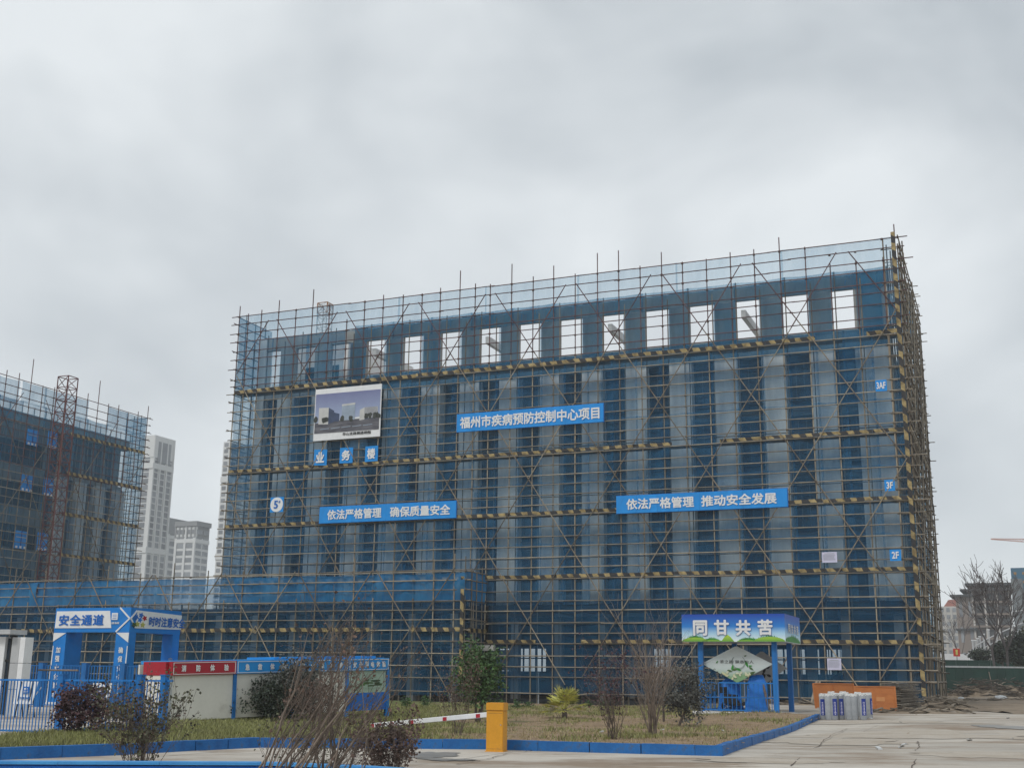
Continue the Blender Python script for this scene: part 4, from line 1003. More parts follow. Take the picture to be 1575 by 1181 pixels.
obj('shell', MB().tube((0,0,0), (0,0,.3), .14, .18, 14), M['red'], b_); obj('handle', MB().path([(-.17,0,.3),(-.1,0,.42),(.1,0,.42),(.17,0,.3)], .01, .01), M['galv'], b_)

# ================================================================ TRAINING BOOTH
D0, D1 = 45.0, 52.5
pL = atD(258, 1109, D0); pR = atD(595, 1090, D1)
dxy = Vector((pR.x-pL.x, pR.y-pL.y, 0)); Lb = dxy.length
FBo = Frame((pL.x, pL.y, pL.z), math.atan2(dxy.y, dxy.x))
tl = math.atan2(pR.z-pL.z, Lb)
bt = thingF('training_booth', 'long cream walled safety training booth with red and blue lettered headers', 'booth', FBo)
bt.rotation_euler = (0, -tl, FBo.rz)
zh1 = 1.6+(1031.5-1017)/1884*D0-pL.z; zh0 = 1.6-(1037.5-1031.5)/1884*D0-pL.z
def bX(p): return FBo.pl(p, 1030)[0]
xs4 = [0, bX(363), bX(451), bX(535), Lb]
walls = ['cream']*4
for i, (a, b) in enumerate(zip(xs4, xs4[1:])):
    hm_ = 'red' if i == 0 else 'bluehead'
    obj('header', MB().box(a+.004, b-.004, -.12, .25, zh0, zh1), M[hm_], bt)
    e = .03
    mb = MB(); 
    for (p, q, r_, s_) in ((a+.05, b-.05, zh0+.03, zh0+.05), (a+.05, b-.05, zh1-.05, zh1-.03), (a+.05, a+.07, zh0+.051, zh1-.051), (b-.07, b-.05, zh0+.051, zh1-.051)): mb.box(p, q, -.135, -.125, r_, s_)
    obj('header_trim', mb, M['white'], bt)
    k = 2 if i else 3
    if i < 3:
        obj('wall_panel', MB().box(a+.07, b-.07, 0, .1, 0, zh0-.003), M['cream'], bt)
    else:
        obj('wall_panel', MB().box(a+.07, b-.07, 0, .1, .72, zh0-.003), M['posterG'], bt); obj('skirt_panel', MB().box(a+.07, b-.07, -.01, .1, 0, .715), M['text_blue'], bt)
    obj('post', MB().box(b-.066, b+.066, -.07, .12, -.3, zh0-.004), M['bluefence'], bt)
obj('post', MB().box(-.07, .066, -.07, .12, -.3, zh0-.004), M['galv'], bt)
for i, s in enumerate(('消防体验', '急救体验', '安全帽体验', '安全用电体验')):
    a, b = xs4[i], xs4[i+1]; c = (a+b)/2; wd = b-a
    for j, ch in enumerate(s):
        f = (j+.5)/len(s)-.5; text('lettering', ch, c+f*wd*(.86 if i else .88)+(0.0), (zh0+zh1)/2, (zh1-zh0)*.50, 'white', bt, y=-.14, bold=.045, squash=.8)
RB = Matrix.Rotation(math.pi/2, 4, 'Z')      # side return to the left-back
RB2 = Matrix.Rotation(math.radians(-90), 4, 'Z')
# the left return runs away to the left: local -x/+y
ang = Matrix.Rotation(math.radians(100), 4, 'Z')
obj('header', MB().box(.004, 2.1, .0, .14, zh0, zh1).mesh('h', None) and MB().box(.12, 1.35, -.02, .12, zh0+.001, zh1-.001), M['red'], bt, mw=ang)
obj('wall_panel', MB().box(.12, 1.2, 0, .1, 0, zh0-.003), M['cream'], bt, mw=ang)
obj('roof', MB().box(.15, Lb+.05, .26, 2.4, zh1-.1, zh1+.02), M['bluehead'], bt)
obj('roof', MB().box(bX(430), Lb-.4, .3, 2.2, zh1+.021, zh1+.10), M['bluehead'], bt)
obj('rear_wall', MB().box(0, Lb, 2.2, 2.3, 0, zh1-.11), M['cream'], bt)
obj('poster', MB().box(xs4[3]+.2, Lb-.25, -.03, -.005, .9, zh0-.25), M['posterG'], bt)
r9 = random.Random(2); mb = MB()
for q in range(22):
    x = r9.uniform(xs4[3]+.3, Lb-.6); z = r9.uniform(.95, zh0-.4); mb.box(x, x+r9.uniform(.1,.4), -.045, -.035, z, z+r9.uniform(.02,.06))
obj('poster_print', mb, M['lf_green'], bt)
# ================================================================ SHELTER
so = gp(1195, 1098); FS = Frame((so.x, so.y, gz(so.x, so.y)), RZM)
sh = thingF('rest_shelter', 'open blue post shelter whose fascia shows sky, green hills and four big white characters', 'shelter', FS)
sx0 = FS.pl(1079, 1050)[0]; zfb = FS.pl(1195, 989, -.3)[1]-FS.o.z; zft = FS.pl(1195, 946, -.3)[1]-FS.o.z
fx0, fx1 = FS.pl(1048.5, 960, -.5)[0], FS.pl(1207, 960, -.5)[0]
dep = None
for d in [x*.1 for x in range(20, 80)]:
    if FS.pl(1232, 970, d-.5)[0] < fx1+.0: pass
p_ = gp(1215, 1092); dd = (Vector((p_.x, p_.y, 0))-FS.o).dot(FS.y); dd = max(2.4, min(5, dd))
# fascia depth: choose so the far corner of the right side lands at x=1232
def pxof(P):
    d = P-CAM; z = d.dot(Fw); return CX+FPX*d.dot(Rt)/z, CY-FPX*d.dot(Up)/z
fd = 1.0
while pxof(FS.w(fx1, -.5+fd, zfb))[0] < 1231 and fd < 9: fd += .05
M['fascia'] = grad('printed_sky_fascia', [(0, (.75,.85,.86)), (.30, (.38,.62,.80)), (.55, (.015,.20,.60)), (1, (.004,.05,.38))], 'Z', 1.0)
def remap(m, z0, z1):
    for nd in m.node_tree.nodes:
        if nd.type == 'MATH' and nd.operation == 'MULTIPLY_ADD' and not nd.inputs[0].is_linked is False and nd.inputs[0].links and nd.inputs[0].links[0].from_node.type == 'SEPXYZ':
            nd.inputs[1].default_value = 1/(z1-z0); nd.inputs[2].default_value = -z0/(z1-z0)
remap(M['fascia'], zfb, zft)
HF = zft-zfb
obj('fascia', MB().box(fx0, fx1, -.5, -.44, zfb, zft), M['fascia'], sh)
obj('fascia', MB().box(fx1-.06, fx1, -.439, -.5+fd, zfb, zft), M['fascia'], sh)
obj('fascia', MB().box(fx0, fx0+.06, -.439, -.5+fd, zfb, zft), M['fascia'], sh)
obj('roof', MB().box(fx0+.06, fx1-.06, -.44, -.5+fd, zft-.12, zft-.04), M['bluegate'], sh)
obj('ceiling', MB().box(fx0+.06, fx1-.06, -.44, -.5+fd, zfb+.02, zfb+.06), M['galv'], sh)
W = fx1-fx0
M['hill'] = grad('printed_green_hill', [(0, (.10,.32,.03)), (1, (.42,.62,.06))], 'Z', HF*.22, 0, -zfb/(HF*.22))
M['ptree'] = mat('printed_green_trees', (.03,.22,.03), .5, var=.3)
def hill(cx, hw, h, y, m='hill', peak=False, mw=None):
    if peak: pts = [(cx-hw, zfb+.01), (cx-hw*.35, zfb+h*.8), (cx, zfb+h), (cx+hw*.4, zfb+h*.7), (cx+hw, zfb+.01)]
    else: pts = [(cx-hw*math.cos(a*math.pi/12), zfb+.01+h*math.sin(a*math.pi/12)) for a in range(13)]
    obj('printed_hill', MB().prism(pts[::-1], y-.004, y), M[m], sh, mw=mw)
def treeline(cx0, cx1, h0, h1, y, seed, mw=None):
    r = random.Random(seed); k = 14; pts = [(cx0, zfb+.02)]
    for i in range(k):
        x = cx0+(cx1-cx0)*i/k; base = h0+(h1-h0)*math.sin(math.pi*(i+.5)/k)
        pts += [(x+.02, zfb+base*.75), (x+(cx1-cx0)/k*.5, zfb+base*r.uniform(1, 1.3))]
    pts += [(cx1, zfb+.02)]
    obj('printed_trees', MB().prism(pts[::-1], y-.004, y), M['ptree'], sh, mw=mw)
treeline(fx0+W*.05, fx0+W*.22, HF*.14, HF*.24, -.503, 1); treeline(fx0+W*.22, fx0+W*.37, HF*.08, HF*.15, -.503, 2)
treeline(fx0+W*.56, fx0+W*.74, HF*.08, HF*.16, -.503, 3); treeline(fx0+W*.74, fx0+W*.95, HF*.14, HF*.23, -.503, 4)
hill(fx0+W*.13, W*.13, HF*.15, -.509); hill(fx0+W*.30, W*.10, HF*.07, -.509); hill(fx0+W*.45, W*.065, HF*.26, -.507, peak=True)
hill(fx0+W*.63, W*.09, HF*.07, -.509); hill(fx0+W*.85, W*.15, HF*.17, -.509)
M['text_blue2'] = MATS['blue_lettering']
for i, ch in enumerate('同甘共苦'):
    cxx = fx0+W*(.185+.21*i)
    text('lettering', ch, cxx, zfb+HF*(.50+.015*(i % 2)), HF*.60, 'text_blue', sh, y=-.517, bold=.06)
    text('lettering', ch, cxx, zfb+HF*(.50+.015*(i % 2)), HF*.57, 'white', sh, y=-.54, bold=.04)
RSS = Matrix.Translation((fx1, -.5, 0)) @ Matrix.Rotation(math.pi/2, 4, 'Z')
treeline(.05, fd-.1, HF*.10, HF*.26, -.004, 6, RSS)
for i, ch in enumerate('同甘共苦'): text('lettering', ch, fd*(.25+.18*i), zfb+HF*.5, HF*.34, 'white', sh, y=-.02, bold=.03, mw=RSS, w=fd*.13)
pd = fd-1.1
for px_, py_ in ((sx0, 0), (0, 0), (sx0+1.0, pd), (.15, pd)):
    bx('post', px_-.12, px_+.12, py_-.1, py_+.14, -.1, zfb+.01, 'bluefence', sh)
obj('floor_edge', MB().box(sx0-.4, .9, -.35, -.2, -.1, .08), M['conc_lt'], sh); obj('floor', MB().box(sx0-.4, .9, -.19, pd+.6, -.1, .05), M['conc'], sh)
zr = FS.pl(1140, 1052)[1]-FS.o.z
for zz in (.15, zr*.52, zr): bx('rail', sx0+.12, -.12, -.03, .03, zz-.03, zz+.03, 'bluefence', sh)
k = 17
for i in range(1, k):
    x = sx0+(-sx0)*i/k; pole('picket', (x, 0, .15), (x, 0, zr), .02, 'bluefence', sh)
for zz in (.15, zr*.52, zr): pole('rail', (sx0, .1, zz), (sx0, pd, zz), .03, 'bluefence', sh)
for i in range(1, 8): pole('picket', (sx0, pd*i/8, .15), (sx0, pd*i/8, zr), .02, 'bluefence', sh)
# diamond boards
def diamond(c0, c1, top, bot, yy, label, front):
    xa, _ = FS.pl(c0, 1020, yy); xb, _ = FS.pl(c1, 1020, yy); _, zt_ = FS.pl((c0+c1)/2, top, yy); _, zb_ = FS.pl((c0+c1)/2, bot, yy)
    zt_ -= FS.o.z; zb_ -= FS.o.z; a, b = (xb-xa)/2, (zt_-zb_)/2
    t = thing('diamond_board', label, 'sign', FS.w((xa+xb)/2, yy, (zt_+zb_)/2), FS.rz, 'diamond boards hanging in the shelter')
    pts = [(-a, 0), (-a*.96, -.03), (-.04, -b), (.04, -b), (a*.96, -.03), (a, 0), (.06, b*.97), (-.06, b*.97)]
    obj('board', MB().prism(pts, -.03, .03), M['tea'] if front else M['conc'], t)
    return t, a, b
M['tea'] = grad('printed_misty_tea_hills', [(0, (.16,.32,.12)), (.28, (.22,.38,.20)), (.40, (.50,.58,.57)), (.62, (.60,.66,.66)), (1, (.52,.57,.54))], 'Z', 2.4, .35, .33)
dm, a, b = diamond(1079, 1189, 995, 1051, .35, 'white misty green diamond board with a thin line of dark characters', True)
text('lettering', '茶之韵 飘香怡人', 0, b*.12, b*.19, 'black', dm, y=-.06, bold=.01, w=a*.95)
mb = MB()
for q in range(22):
    t0, t1 = math.radians(-50+q*12.5), math.radians(-50+(q+1)*12.5); w0 = .02+.07*math.sin(math.pi*q/22)
    mb.poly([(a*.05+.30*math.cos(-t0), -.045, b*.12+.30*math.sin(-t0)), (a*.05+.30*math.cos(-t1), -.045, b*.12+.30*math.sin(-t1)), (a*.05+(.30+w0)*math.cos(-t1), -.045, b*.12+(.30+w0)*math.sin(-t1)), (a*.05+(.30+w0)*math.cos(-t0), -.045, b*.12+(.30+w0)*math.sin(-t0))][::-1])
obj('printed_ring', mb, M['ink'], dm)
rl = random.Random(8)
def leafpts(cx, cz, L, w_, an):
    P = [(-L, 0), (-L*.4, -w_), (L*.3, -w_*.8), (L, 0), (L*.3, w_*.8), (-L*.4, w_)]
    return [(cx+x*math.cos(an)-z*math.sin(an), cz+x*math.sin(an)+z*math.cos(an)) for x, z in P]
for q, (lx, lz, LL, an) in enumerate(((.28,-.02,.17,-1.2),(.40,-.25,.14,-.6),(.38,-.1,.10,.1),(.40,-.52,.22,.5),(-.12,-.2,.16,1.4),(-.05,-.3,.16,.2),(.05,-.3,.15,-.4),(.25,.45,.08,.3),(-.55,.1,.08,.9),(-.2,-.38,.14,-.2))):
    obj('printed_leaf', MB().prism(leafpts(lx*a, lz*b, LL, LL*.38, an), -.05-.001*q, -.035), M['lf_green' if q % 2 else 'ptree'], dm)
for q in range(16):
    x = rl.uniform(-.45, .35)*a; lim = b*(1-abs(x)/a)-.08
    obj('printed_blossom', MB().prism(leafpts(x, -min(lim, b*rl.uniform(.45, .85)), .09, .05, rl.uniform(0, 3)), -.066-.001*q, -.05), M['blossom'], dm)
d2, a2, b2 = diamond(1135, 1210, 1003, 1055, pd-.1, 'dull grey diamond board with dark blotches hanging behind the misty one', False)
for q in range(7): obj('printed_blot', MB().prism(leafpts(rl.uniform(-.1, .6)*a2, rl.uniform(-.5, .3)*b2, .14, .07, rl.uniform(0, 3)), -.045, -.032), M['black'], d2)
# tarps and a scooter under the shelter
def tarp(x, y, w_, d_, h_, seed, label):
    mb = MB(); k = 12
    for j in range(k+1):
        for i in range(k+1):
            U_, V_ = i/k-.5, j/k-.5; e = max(abs(U_), abs(V_))*2
            z = h_*(1-sm(.55, 1.0, e))+.02; z += .14*noise.noise(Vector((U_*5, V_*5, seed*3.3)))*(1-e*.6)
            mb.v.append((U_*w_*(1+.1*noise.noise(Vector((z*3, seed, U_*4)))), V_*d_, max(.01, z)))
    for j in range(k):
        for i in range(k):
            q = j*(k+1)+i; mb.f.append((q, q+1, q+k+2, q+k+1))
    t = thing('tarpaulin', label, 'tarpaulin', FS.w(x, y, .05), FS.rz+seed*.2, 'blue tarpaulins under the shelter')
    obj('cover', mb, M['tarp'], t, smooth=True); return t
tarp(sx0*.30, .9, 1.3, 1.0, 1.75, 1, 'bright blue tarpaulin draped over a tall pile at the right inside the shelter')
tarp(sx0*.68, 1.2, 1.2, 1.1, 1.55, 2, 'bright blue tarpaulin draped over a pile at the left inside the shelter')
sc_ = thing('scooter', 'dark electric scooter parked behind the shelter railing', 'scooter', FS.w(sx0*.52, .55, .05), FS.rz+.1)
for wx in (-.62, .62):
    wh = put('wheel', None, sc_, Matrix.Translation((wx, 0, .27)))
    mb = MB(); pts = [(.24*math.cos(a*math.pi/9), 0, .24*math.sin(a*math.pi/9)) for a in range(19)]; mb.path(pts, .055, .055, 7)
    obj('tyre', mb, M['tyre'], wh); mb = MB()
    for q in range(5): mb.tube((0,0,0), (.22*math.cos(q*1.257), 0, .22*math.sin(q*1.257)), .018, k=4)
    obj('rim', mb, M['galv'], wh)
obj('body', MB().prism([(-.75,.42),(-.2,.30),(.2,.30),(.42,.42),(.55,.95),(.45,.98),(.28,.52),(.0,.42),(-.15,.72),(-.8,.78)], -.14, .14), M['black'], sc_)
obj('seat', MB().prism([(-.8,.79),(-.1,.73),(-.08,.82),(-.75,.88)], -.15, .15), M['tyre'], sc_)
obj('handlebar', MB().tube((.50,-.33,1.1),(.50,.33,1.1),.02).tube((.62,0,.3),(.49,0,1.1),.03), M['galv'], sc_)
obj('mirror', MB().tube((.50,-.3,1.1),(.48,-.36,1.32),.012).obox((.48,-.36,1.36),(.02,0,0),(0,.06,0),(0,0,.04)), M['black'], sc_)
obj('box', MB().box(-.95,-.62,-.16,.16,.9,1.2), M['black'], sc_)
bo2 = FS.w(-.3, .5, .05); lt = thing('leaning_log', 'pale peeled log leaning upright against the inside of the shelter railing', 'log', bo2, FS.rz)
obj('trunk', MB().path([(-.15,.05,0),(-.3,.02,.8),(-.42,0,1.35)], .08, .055, 8), M['bark_pale'], lt)

# ================================================================ BARRIER GATE
bb = gp(765, 1155); FBG = Frame((bb.x, bb.y, gz(bb.x, bb.y)), -.28)
ba = thingF('barrier_gate', 'orange yellow car barrier box with a white arm marked in red', 'barrier', FBG)
hB = FBG.pl(765, 1080)[1]-FBG.o.z; wB = .40
def bev(mb_, m, name, bw=.012, parent=None, mw=None, seg=2):
    o = obj(name, mb_, m, parent, mw=mw); bm = bmesh.new(); bm.from_mesh(o.data)
    bmesh.ops.bevel(bm, geom=bm.edges[:], offset=bw, segments=seg, affect='EDGES'); bm.to_mesh(o.data); bm.free(); return o
bev(MB().box(-.21, .17, -.17, .17, 0, hB-.17), M['yellow'], 'cabinet', .01, ba)
bev(MB().box(-.22, .18, -.18, .18, hB-.165, hB), M['yellow'], 'lid', .012, ba)
bev(MB().box(-.23, .19, -.19, .19, -.02, .018), M['yellow'], 'base_plate', .005, ba)
pole('lock', (.12, -.171, hB*.55), (.12, -.19, hB*.55), .014, 'galv', ba)
obj('door_seam', MB().box(-.185, .145, -.1725, -.1705, .06, .064).box(-.185, .145, -.1725, -.1705, hB-.22, hB-.216), M['bark'], ba)
# arm runs left and away
e0 = FBG.w(-.21, .02, FBG.pl(750, 1098)[1]-FBG.o.z); Dend = 31.5; e1 = atD(571, 1115, Dend)
dv = e1-e0; La = dv.length; q_ = Vector((-1, 0, 0)).rotation_difference(FBG.x*0+dv.normalized())
q_ = dv.to_track_quat('X', 'Z'); am = FBG
AM = Matrix.Rotation(-FBG.rz, 4, 'Z') @ Matrix.Translation(e0-FBG.o) @ q_.to_matrix().to_4x4()
AM = Matrix.Rotation(-FBG.rz, 4, 'Z') @ (Matrix.Translation(e0-FBG.o) @ q_.to_matrix().to_4x4())
arm = bev(MB().box(0, La, -.02, .02, -.06, .05), M['white'], 'arm', .01, ba, AM, 1)
for f in (.06, .32, .60, .78, .90, .965):
    o = obj('red_mark', MB().box(La*f, La*f+.17, -.0235, .0235, -.052, .03), M['red'], arm)
# ================================================================ ROLLS, BOARDS, TIMBER
rgrp = 'waterproofing rolls standing at the kerb end'
def lblr(i, tot): pass
def roll(px, yb, lab_rot, label, hpx=None):
    b = gp(px, yb); H = 1.06+random.uniform(-.02, .02); r = .155
    t = thing('membrane_roll', label, 'roll', (b.x, b.y, gz(b.x, b.y)), 0, rgrp)
    mb = MB(); k = 20
    rings = [(0, r*.93), (.02, r), (H*.3, r*1.01), (H*.6, r*.99), (H-.03, r), (H, r*.9)]
    for z, rr_ in rings:
        for i in range(k): mb.v.append((rr_*math.cos(6.2832*i/k), rr_*math.sin(6.2832*i/k), z))
    for j in range(len(rings)-1):
        for i in range(k): q = j*k; mb.f.append((q+i, q+(i+1) % k, q+k+(i+1) % k, q+k+i))
    obj('wrap', mb, M['roll'], t, smooth=True)
    mb = MB(); rf = random.Random(int(px*7))
    mb.v.append((0, 0, H+.015))
    for i in range(k): mb.v.append((r*.98*math.cos(6.2832*i/k), r*.98*math.sin(6.2832*i/k), H+rf.uniform(-.02, .03)))
    for i in range(k): mb.f.append((0, 1+i, 1+(i+1) % k))
    for i in range(k): mb.v.append((r*1.03*math.cos(6.2832*i/k), r*1.03*math.sin(6.2832*i/k), H-rf.uniform(.05, .11)))
    for i in range(k): mb.f.append((1+i, 1+k+i, 1+k+(i+1) % k, 1+(i+1) % k))
    obj('crumpled_film_end', mb, M['roll_end'], t)
    if lab_rot is not None:
        mb = MB(); a0, a1 = lab_rot-.62, lab_rot+.62
        for z in (H*.17, H*.80):
            for i in range(9): an = -math.pi/2+a0+(a1-a0)*i/8; mb.v.append((r*1.035*math.cos(an), r*1.035*math.sin(an), z))
        for i in range(8): mb.f.append((i, i+1, i+10, i+9))
        obj('label', mb, M['navy'], t, smooth=True)
        mb = MB()
        an = -math.pi/2+lab_rot
        for q in range(9):
            z = H*(.22+.055*q); s = .05 if q != 1 else .08
            c = Vector((r*1.05*math.cos(an), r*1.05*math.sin(an), z)); tx = Vector((-math.sin(an), math.cos(an), 0)); 
            mb.obox(c, tx*s*.5, (0, 0, .018), (math.cos(an)*.002, math.sin(an)*.002, 0)); mb.obox(c-tx*.055+Vector((0,0,.01)), tx*.008, (0,0,.01), (math.cos(an)*.002, math.sin(an)*.002, 0))
        obj('label_print', mb, M['paper'], t)
for px_, yb, lr, lb in ((1267, 1106, -.35, 'leftmost grey roll with a navy label beside the end of the blue kerb'), (1275.5, 1106.5, None, 'plain grey roll between the first and second labelled rolls'), (1284, 1106.5, .0, 'grey roll with navy label, second labelled one from the left'),
        (1294, 1106, .0, 'grey roll with navy label in the middle of the row'), (1301.5, 1104, .5, 'slightly recessed grey roll showing only a sliver of navy label'), (1307, 1106.5, None, 'plain grey roll just left of centre right in the row'), (1315, 1106.5, None, 'second plain grey roll before the widest label'),
        (1328, 1106.5, .1, 'grey roll with the widest navy label near the right end of the row'), (1337, 1104.5, .8, 'rightmost grey roll of the row in front of the orange board'), (1321, 1101, None, 'plain grey roll standing in the back row at right'), (1280, 1101.5, None, 'plain grey roll standing in the back row at left'), (1298, 1100.5, None, 'plain grey roll standing in the back row in the middle')):
    roll(px_, yb, lr, lb)
def board(px, label, thick=.05, tilt=.12, extras=True, yb=1096):
    a, b = gp(px[0], px[2]), gp(px[1], px[3]); d = b-a; F = Frame((a.x, a.y, 0), math.atan2(d.y, d.x)); Lx = Vector((d.x, d.y, 0)).length
    h = F.pl((px[0]+px[1])/2, px[4])[1]
    t = thing('orange_board', label, 'board', (a.x, a.y, 0), F.rz, 'orange boards leaning behind the rolls'); t.rotation_euler = (-tilt, 0, F.rz)
    obj('panel', MB().box(0, Lx, 0, thick*.4, .05, h-.04), M['orange'], t)
    for (x0, x1, z0, z1) in ((0, Lx, h-.06, h), (0, .09, 0, h-.061), (Lx-.09, Lx, 0, h-.061), (Lx*.48, Lx*.48+.03, .0, h-.062)): obj('batten', MB().box(x0, x1, -.03, -.001, z0, z1), M['orange'], t)
    if extras: obj('patch', MB().box(Lx*.1, Lx*.42, -.008, -.001, h*.42, h*.6), M['patch'], t); obj('patch', MB().box(Lx*.52, Lx*.72, -.008, -.001, h*.42, h*.58), M['patch'], t)
    return t
board((1254, 1318, 1089, 1089, 1050), 'longer orange varnished board standing behind the grey rolls', extras=False)
board((1316, 1380.5, 1094, 1095, 1054.5), 'orange varnished board with pale patches right of the grey rolls')
r5 = random.Random(15)
PLK = ['leftmost slanted plank leaning left of the orange boards', 'second slanted plank from the left beside the orange boards', 'third slanted plank just touching the left orange board', 'upright plank behind the left end of the long orange board', 'short upright batten showing above the middle of the long orange board', 'leftmost of three close upright battens above the rolls', 'middle of three close upright battens above the rolls', 'rightmost of three close upright battens above the rolls', 'slightly tilted plank behind the left corner of the long orange board']
# leaning offcuts left of the boards
for q, (a, b, c, d) in enumerate(((1247, 1084, 1256, 1047), (1251, 1084, 1258, 1049), (1255, 1082, 1261, 1046), (1262, 1078, 1260, 1045), (1284, 1078, 1283, 1044), (1296, 1078, 1295, 1044), (1299, 1078, 1298, 1044), (1304, 1078, 1303, 1044), (1268,1078,1263,1047))):
    p = gp(a, b); e = atD(c, d, p.y+.7)
    t = thing('plank', PLK[q], 'plank', (p.x, p.y, 0), 0, 'planks leaning on the scaffold')
    if q > 3: e = atD(c, d, p.y+.2)
    v = e-Vector((p.x, p.y, 0)); v = Vector(v)
    obj('plank', MB().obox(v/2, Vector((.07, 0, 0)), Vector((0, .02, 0)), v/2), M['timber_lt'], t)
# stack of formwork boards
p0, p1 = gp(1384, 1094), gp(1424, 1090); Fst = Frame((p0.x, p0.y, 0), math.atan2(p1.y-p0.y, p1.x-p0.x)); Ls = (p1-p0).length
st = thing('plywood_stack', 'uneven stack of grey weathered boards between the orange board and the scaffold corner', 'stack', (p0.x, p0.y, 0), Fst.rz)
for q in range(21):
    z = .05+q*.068; a = r5.uniform(-.1, .25)+q*.012; b = Ls*r5.uniform(.62, .92)
    obj('board', MB().obox(((a+b)/2, .5+r5.uniform(-.1, .1), z), ((b-a)/2, r5.uniform(-.05, .05), r5.uniform(-.02, .02)), (0, .5, 0), (0, 0, .024)), M['timber'], st)
obj('board', MB().obox((Ls*.55, .3, 1.50), (Ls*.5, 0, .0), (0, .1, 0), (0, 0, .03)), M['timber_lt'], st)
# debris heaps
def heap(cx, cy, rx, ry, h, k, seed, name, label, cat, Lr=(.4, 1.6), m='timber', kind=None):
    r = random.Random(seed); g = gz(cx, cy)
    t = thing(name, label, cat, (cx, cy, g), 0)
    for q in range(k):
        a = r.uniform(0, 6.28); d = math.sqrt(r.random()); x, y = rx*d*math.cos(a), ry*d*math.sin(a); z = h*(1-d*d)*r.uniform(.4, 1)+.05
        L = r.uniform(*Lr); yaw = r.gauss(0, .6); pt = r.gauss(0, .14)
        v = Vector((math.cos(yaw)*math.cos(pt), math.sin(yaw)*math.cos(pt), math.sin(pt)))*L/2; s = v.cross(Vector((0,0,1))).normalized()*r.uniform(.03, .09)
        obj('plank', MB().obox((x, y, z), v, s, v.normalized().cross(s.normalized())*r.uniform(.012, .035)), M[m if r.random() < .88 else 'timber_lt'], t)
    mb = MB(); kk = 16
    mb.v.append((0, 0, h*.6))
    for j in (1, 2, 3):
        for i in range(kk):
            a = 6.2832*i/kk; d = j/3*(1+.2*r.uniform(-1, 1)); mb.v.append((rx*d*math.cos(a), ry*d*math.sin(a), h*.6*(1-(j/3)**2)*r.uniform(.7, 1.1)-(.05 if j == 3 else 0)))
    for i in range(kk): mb.f.append((0, 1+i, 1+(i+1) % kk))
    for j in (0, 1):
        for i in range(kk): mb.f.append((1+j*kk+i, 1+(j+1)*kk+i, 1+(j+1)*kk+(i+1) % kk, 1+j*kk+(i+1) % kk))
    obj('rubble', mb, M['dirt'], t); return t
p = gp(1445, 1088); heap(p.x, p.y, 1.6, 2.4, .7, 70, 1, 'scrap_heap', 'heap of broken weathered planks at the foot of the scaffold corner', 'debris heap')
p = gp(1408, 1096); heap(p.x, p.y, 3.0, .9, .22, 40, 2, 'scrap_strip', 'low strip of scattered broken boards in front of the scaffold corner', 'debris heap', (.3, 1.1))
p = gp(1508, 1071); heap(p.x, p.y, 3.5, 2.2, 2.1, 190, 3, 'log_pile', 'large pile of dark weathered timbers below the green hoarding', 'timber pile', (.8, 2.6), 'timber_dk')
p = gp(1556, 1071); heap(p.x, p.y, 2.4, 2.0, 2.0, 110, 4, 'log_pile', 'smaller leaning pile of timbers at the right edge below the hoarding', 'timber pile', (.8, 2.2), 'timber_dk')
p = gp(1565, 1078); heap(p.x, p.y, 5, .8, .3, 40, 6, 'scrap_strip', 'thin line of flat scraps on the dirt at the right edge', 'debris heap', (.4, 1.6))
p = gp(1250, 1084); heap(p.x-.8, p.y, 2.0, 1.0, .25, 26, 5, 'scrap_strip', 'short scatter of flat planks between the shelter and the orange boards', 'debris heap', (.5, 1.8))
def bag(px, py, w_, h_, label, m='plastic', seed=1):
    p = gp(px, py); mb = MB(); k, l = 12, 8
    for j in range(l+1):
        for i in range(k):
            a = 6.2832*i/k; b = math.pi*j/l; v = Vector((math.sin(b)*math.cos(a), math.sin(b)*math.sin(a), math.cos(b)))
            s = 1+.35*noise.noise(v*2+Vector((seed*7, 0, 0))); mb.v.append((v.x*w_*s, v.y*w_*.6*s, max(-h_*.5, v.z*h_*s)+h_*.5))
    for j in range(l):
        for i in range(k): q = j*k; mb.f.append((q+i, q+k+i, q+k+(i+1) % k, q+(i+1) % k))
    t = thing('plastic_bag', label, 'bag', (p.x, p.y, gz(p.x, p.y))); obj('sack', mb, M[m], t, smooth=True)
bag(1540, 1076, .6, .28, 'crumpled white plastic sheet lying between the two timber piles', seed=2)
bag(1478, 1075, .3, .15, 'small grey plastic scrap on the dirt near the scaffold side', seed=3)
bag(441, 1147.5, .25, .12, 'bright blue plastic bag lying against the kerb behind the leaning bare stems', 'tarp', 4)
# white pipe standing in the lawn
p = gp(828, 1082); wp = thing('white_pipe', 'thin white upright pipe standing before the nets left of the palm', 'pipe', (p.x, p.y, gz(p.x, p.y)))
Fp = Frame((p.x, p.y, 0), 0); hP = Fp.pl(828, 1034)[1]-gz(p.x, p.y)
pole('pipe', (0,0,0), (0,0,hP), .055, 'white', wp); pole('cap', (0,0,hP), (0,0,hP+.05), .07, 'white', wp)

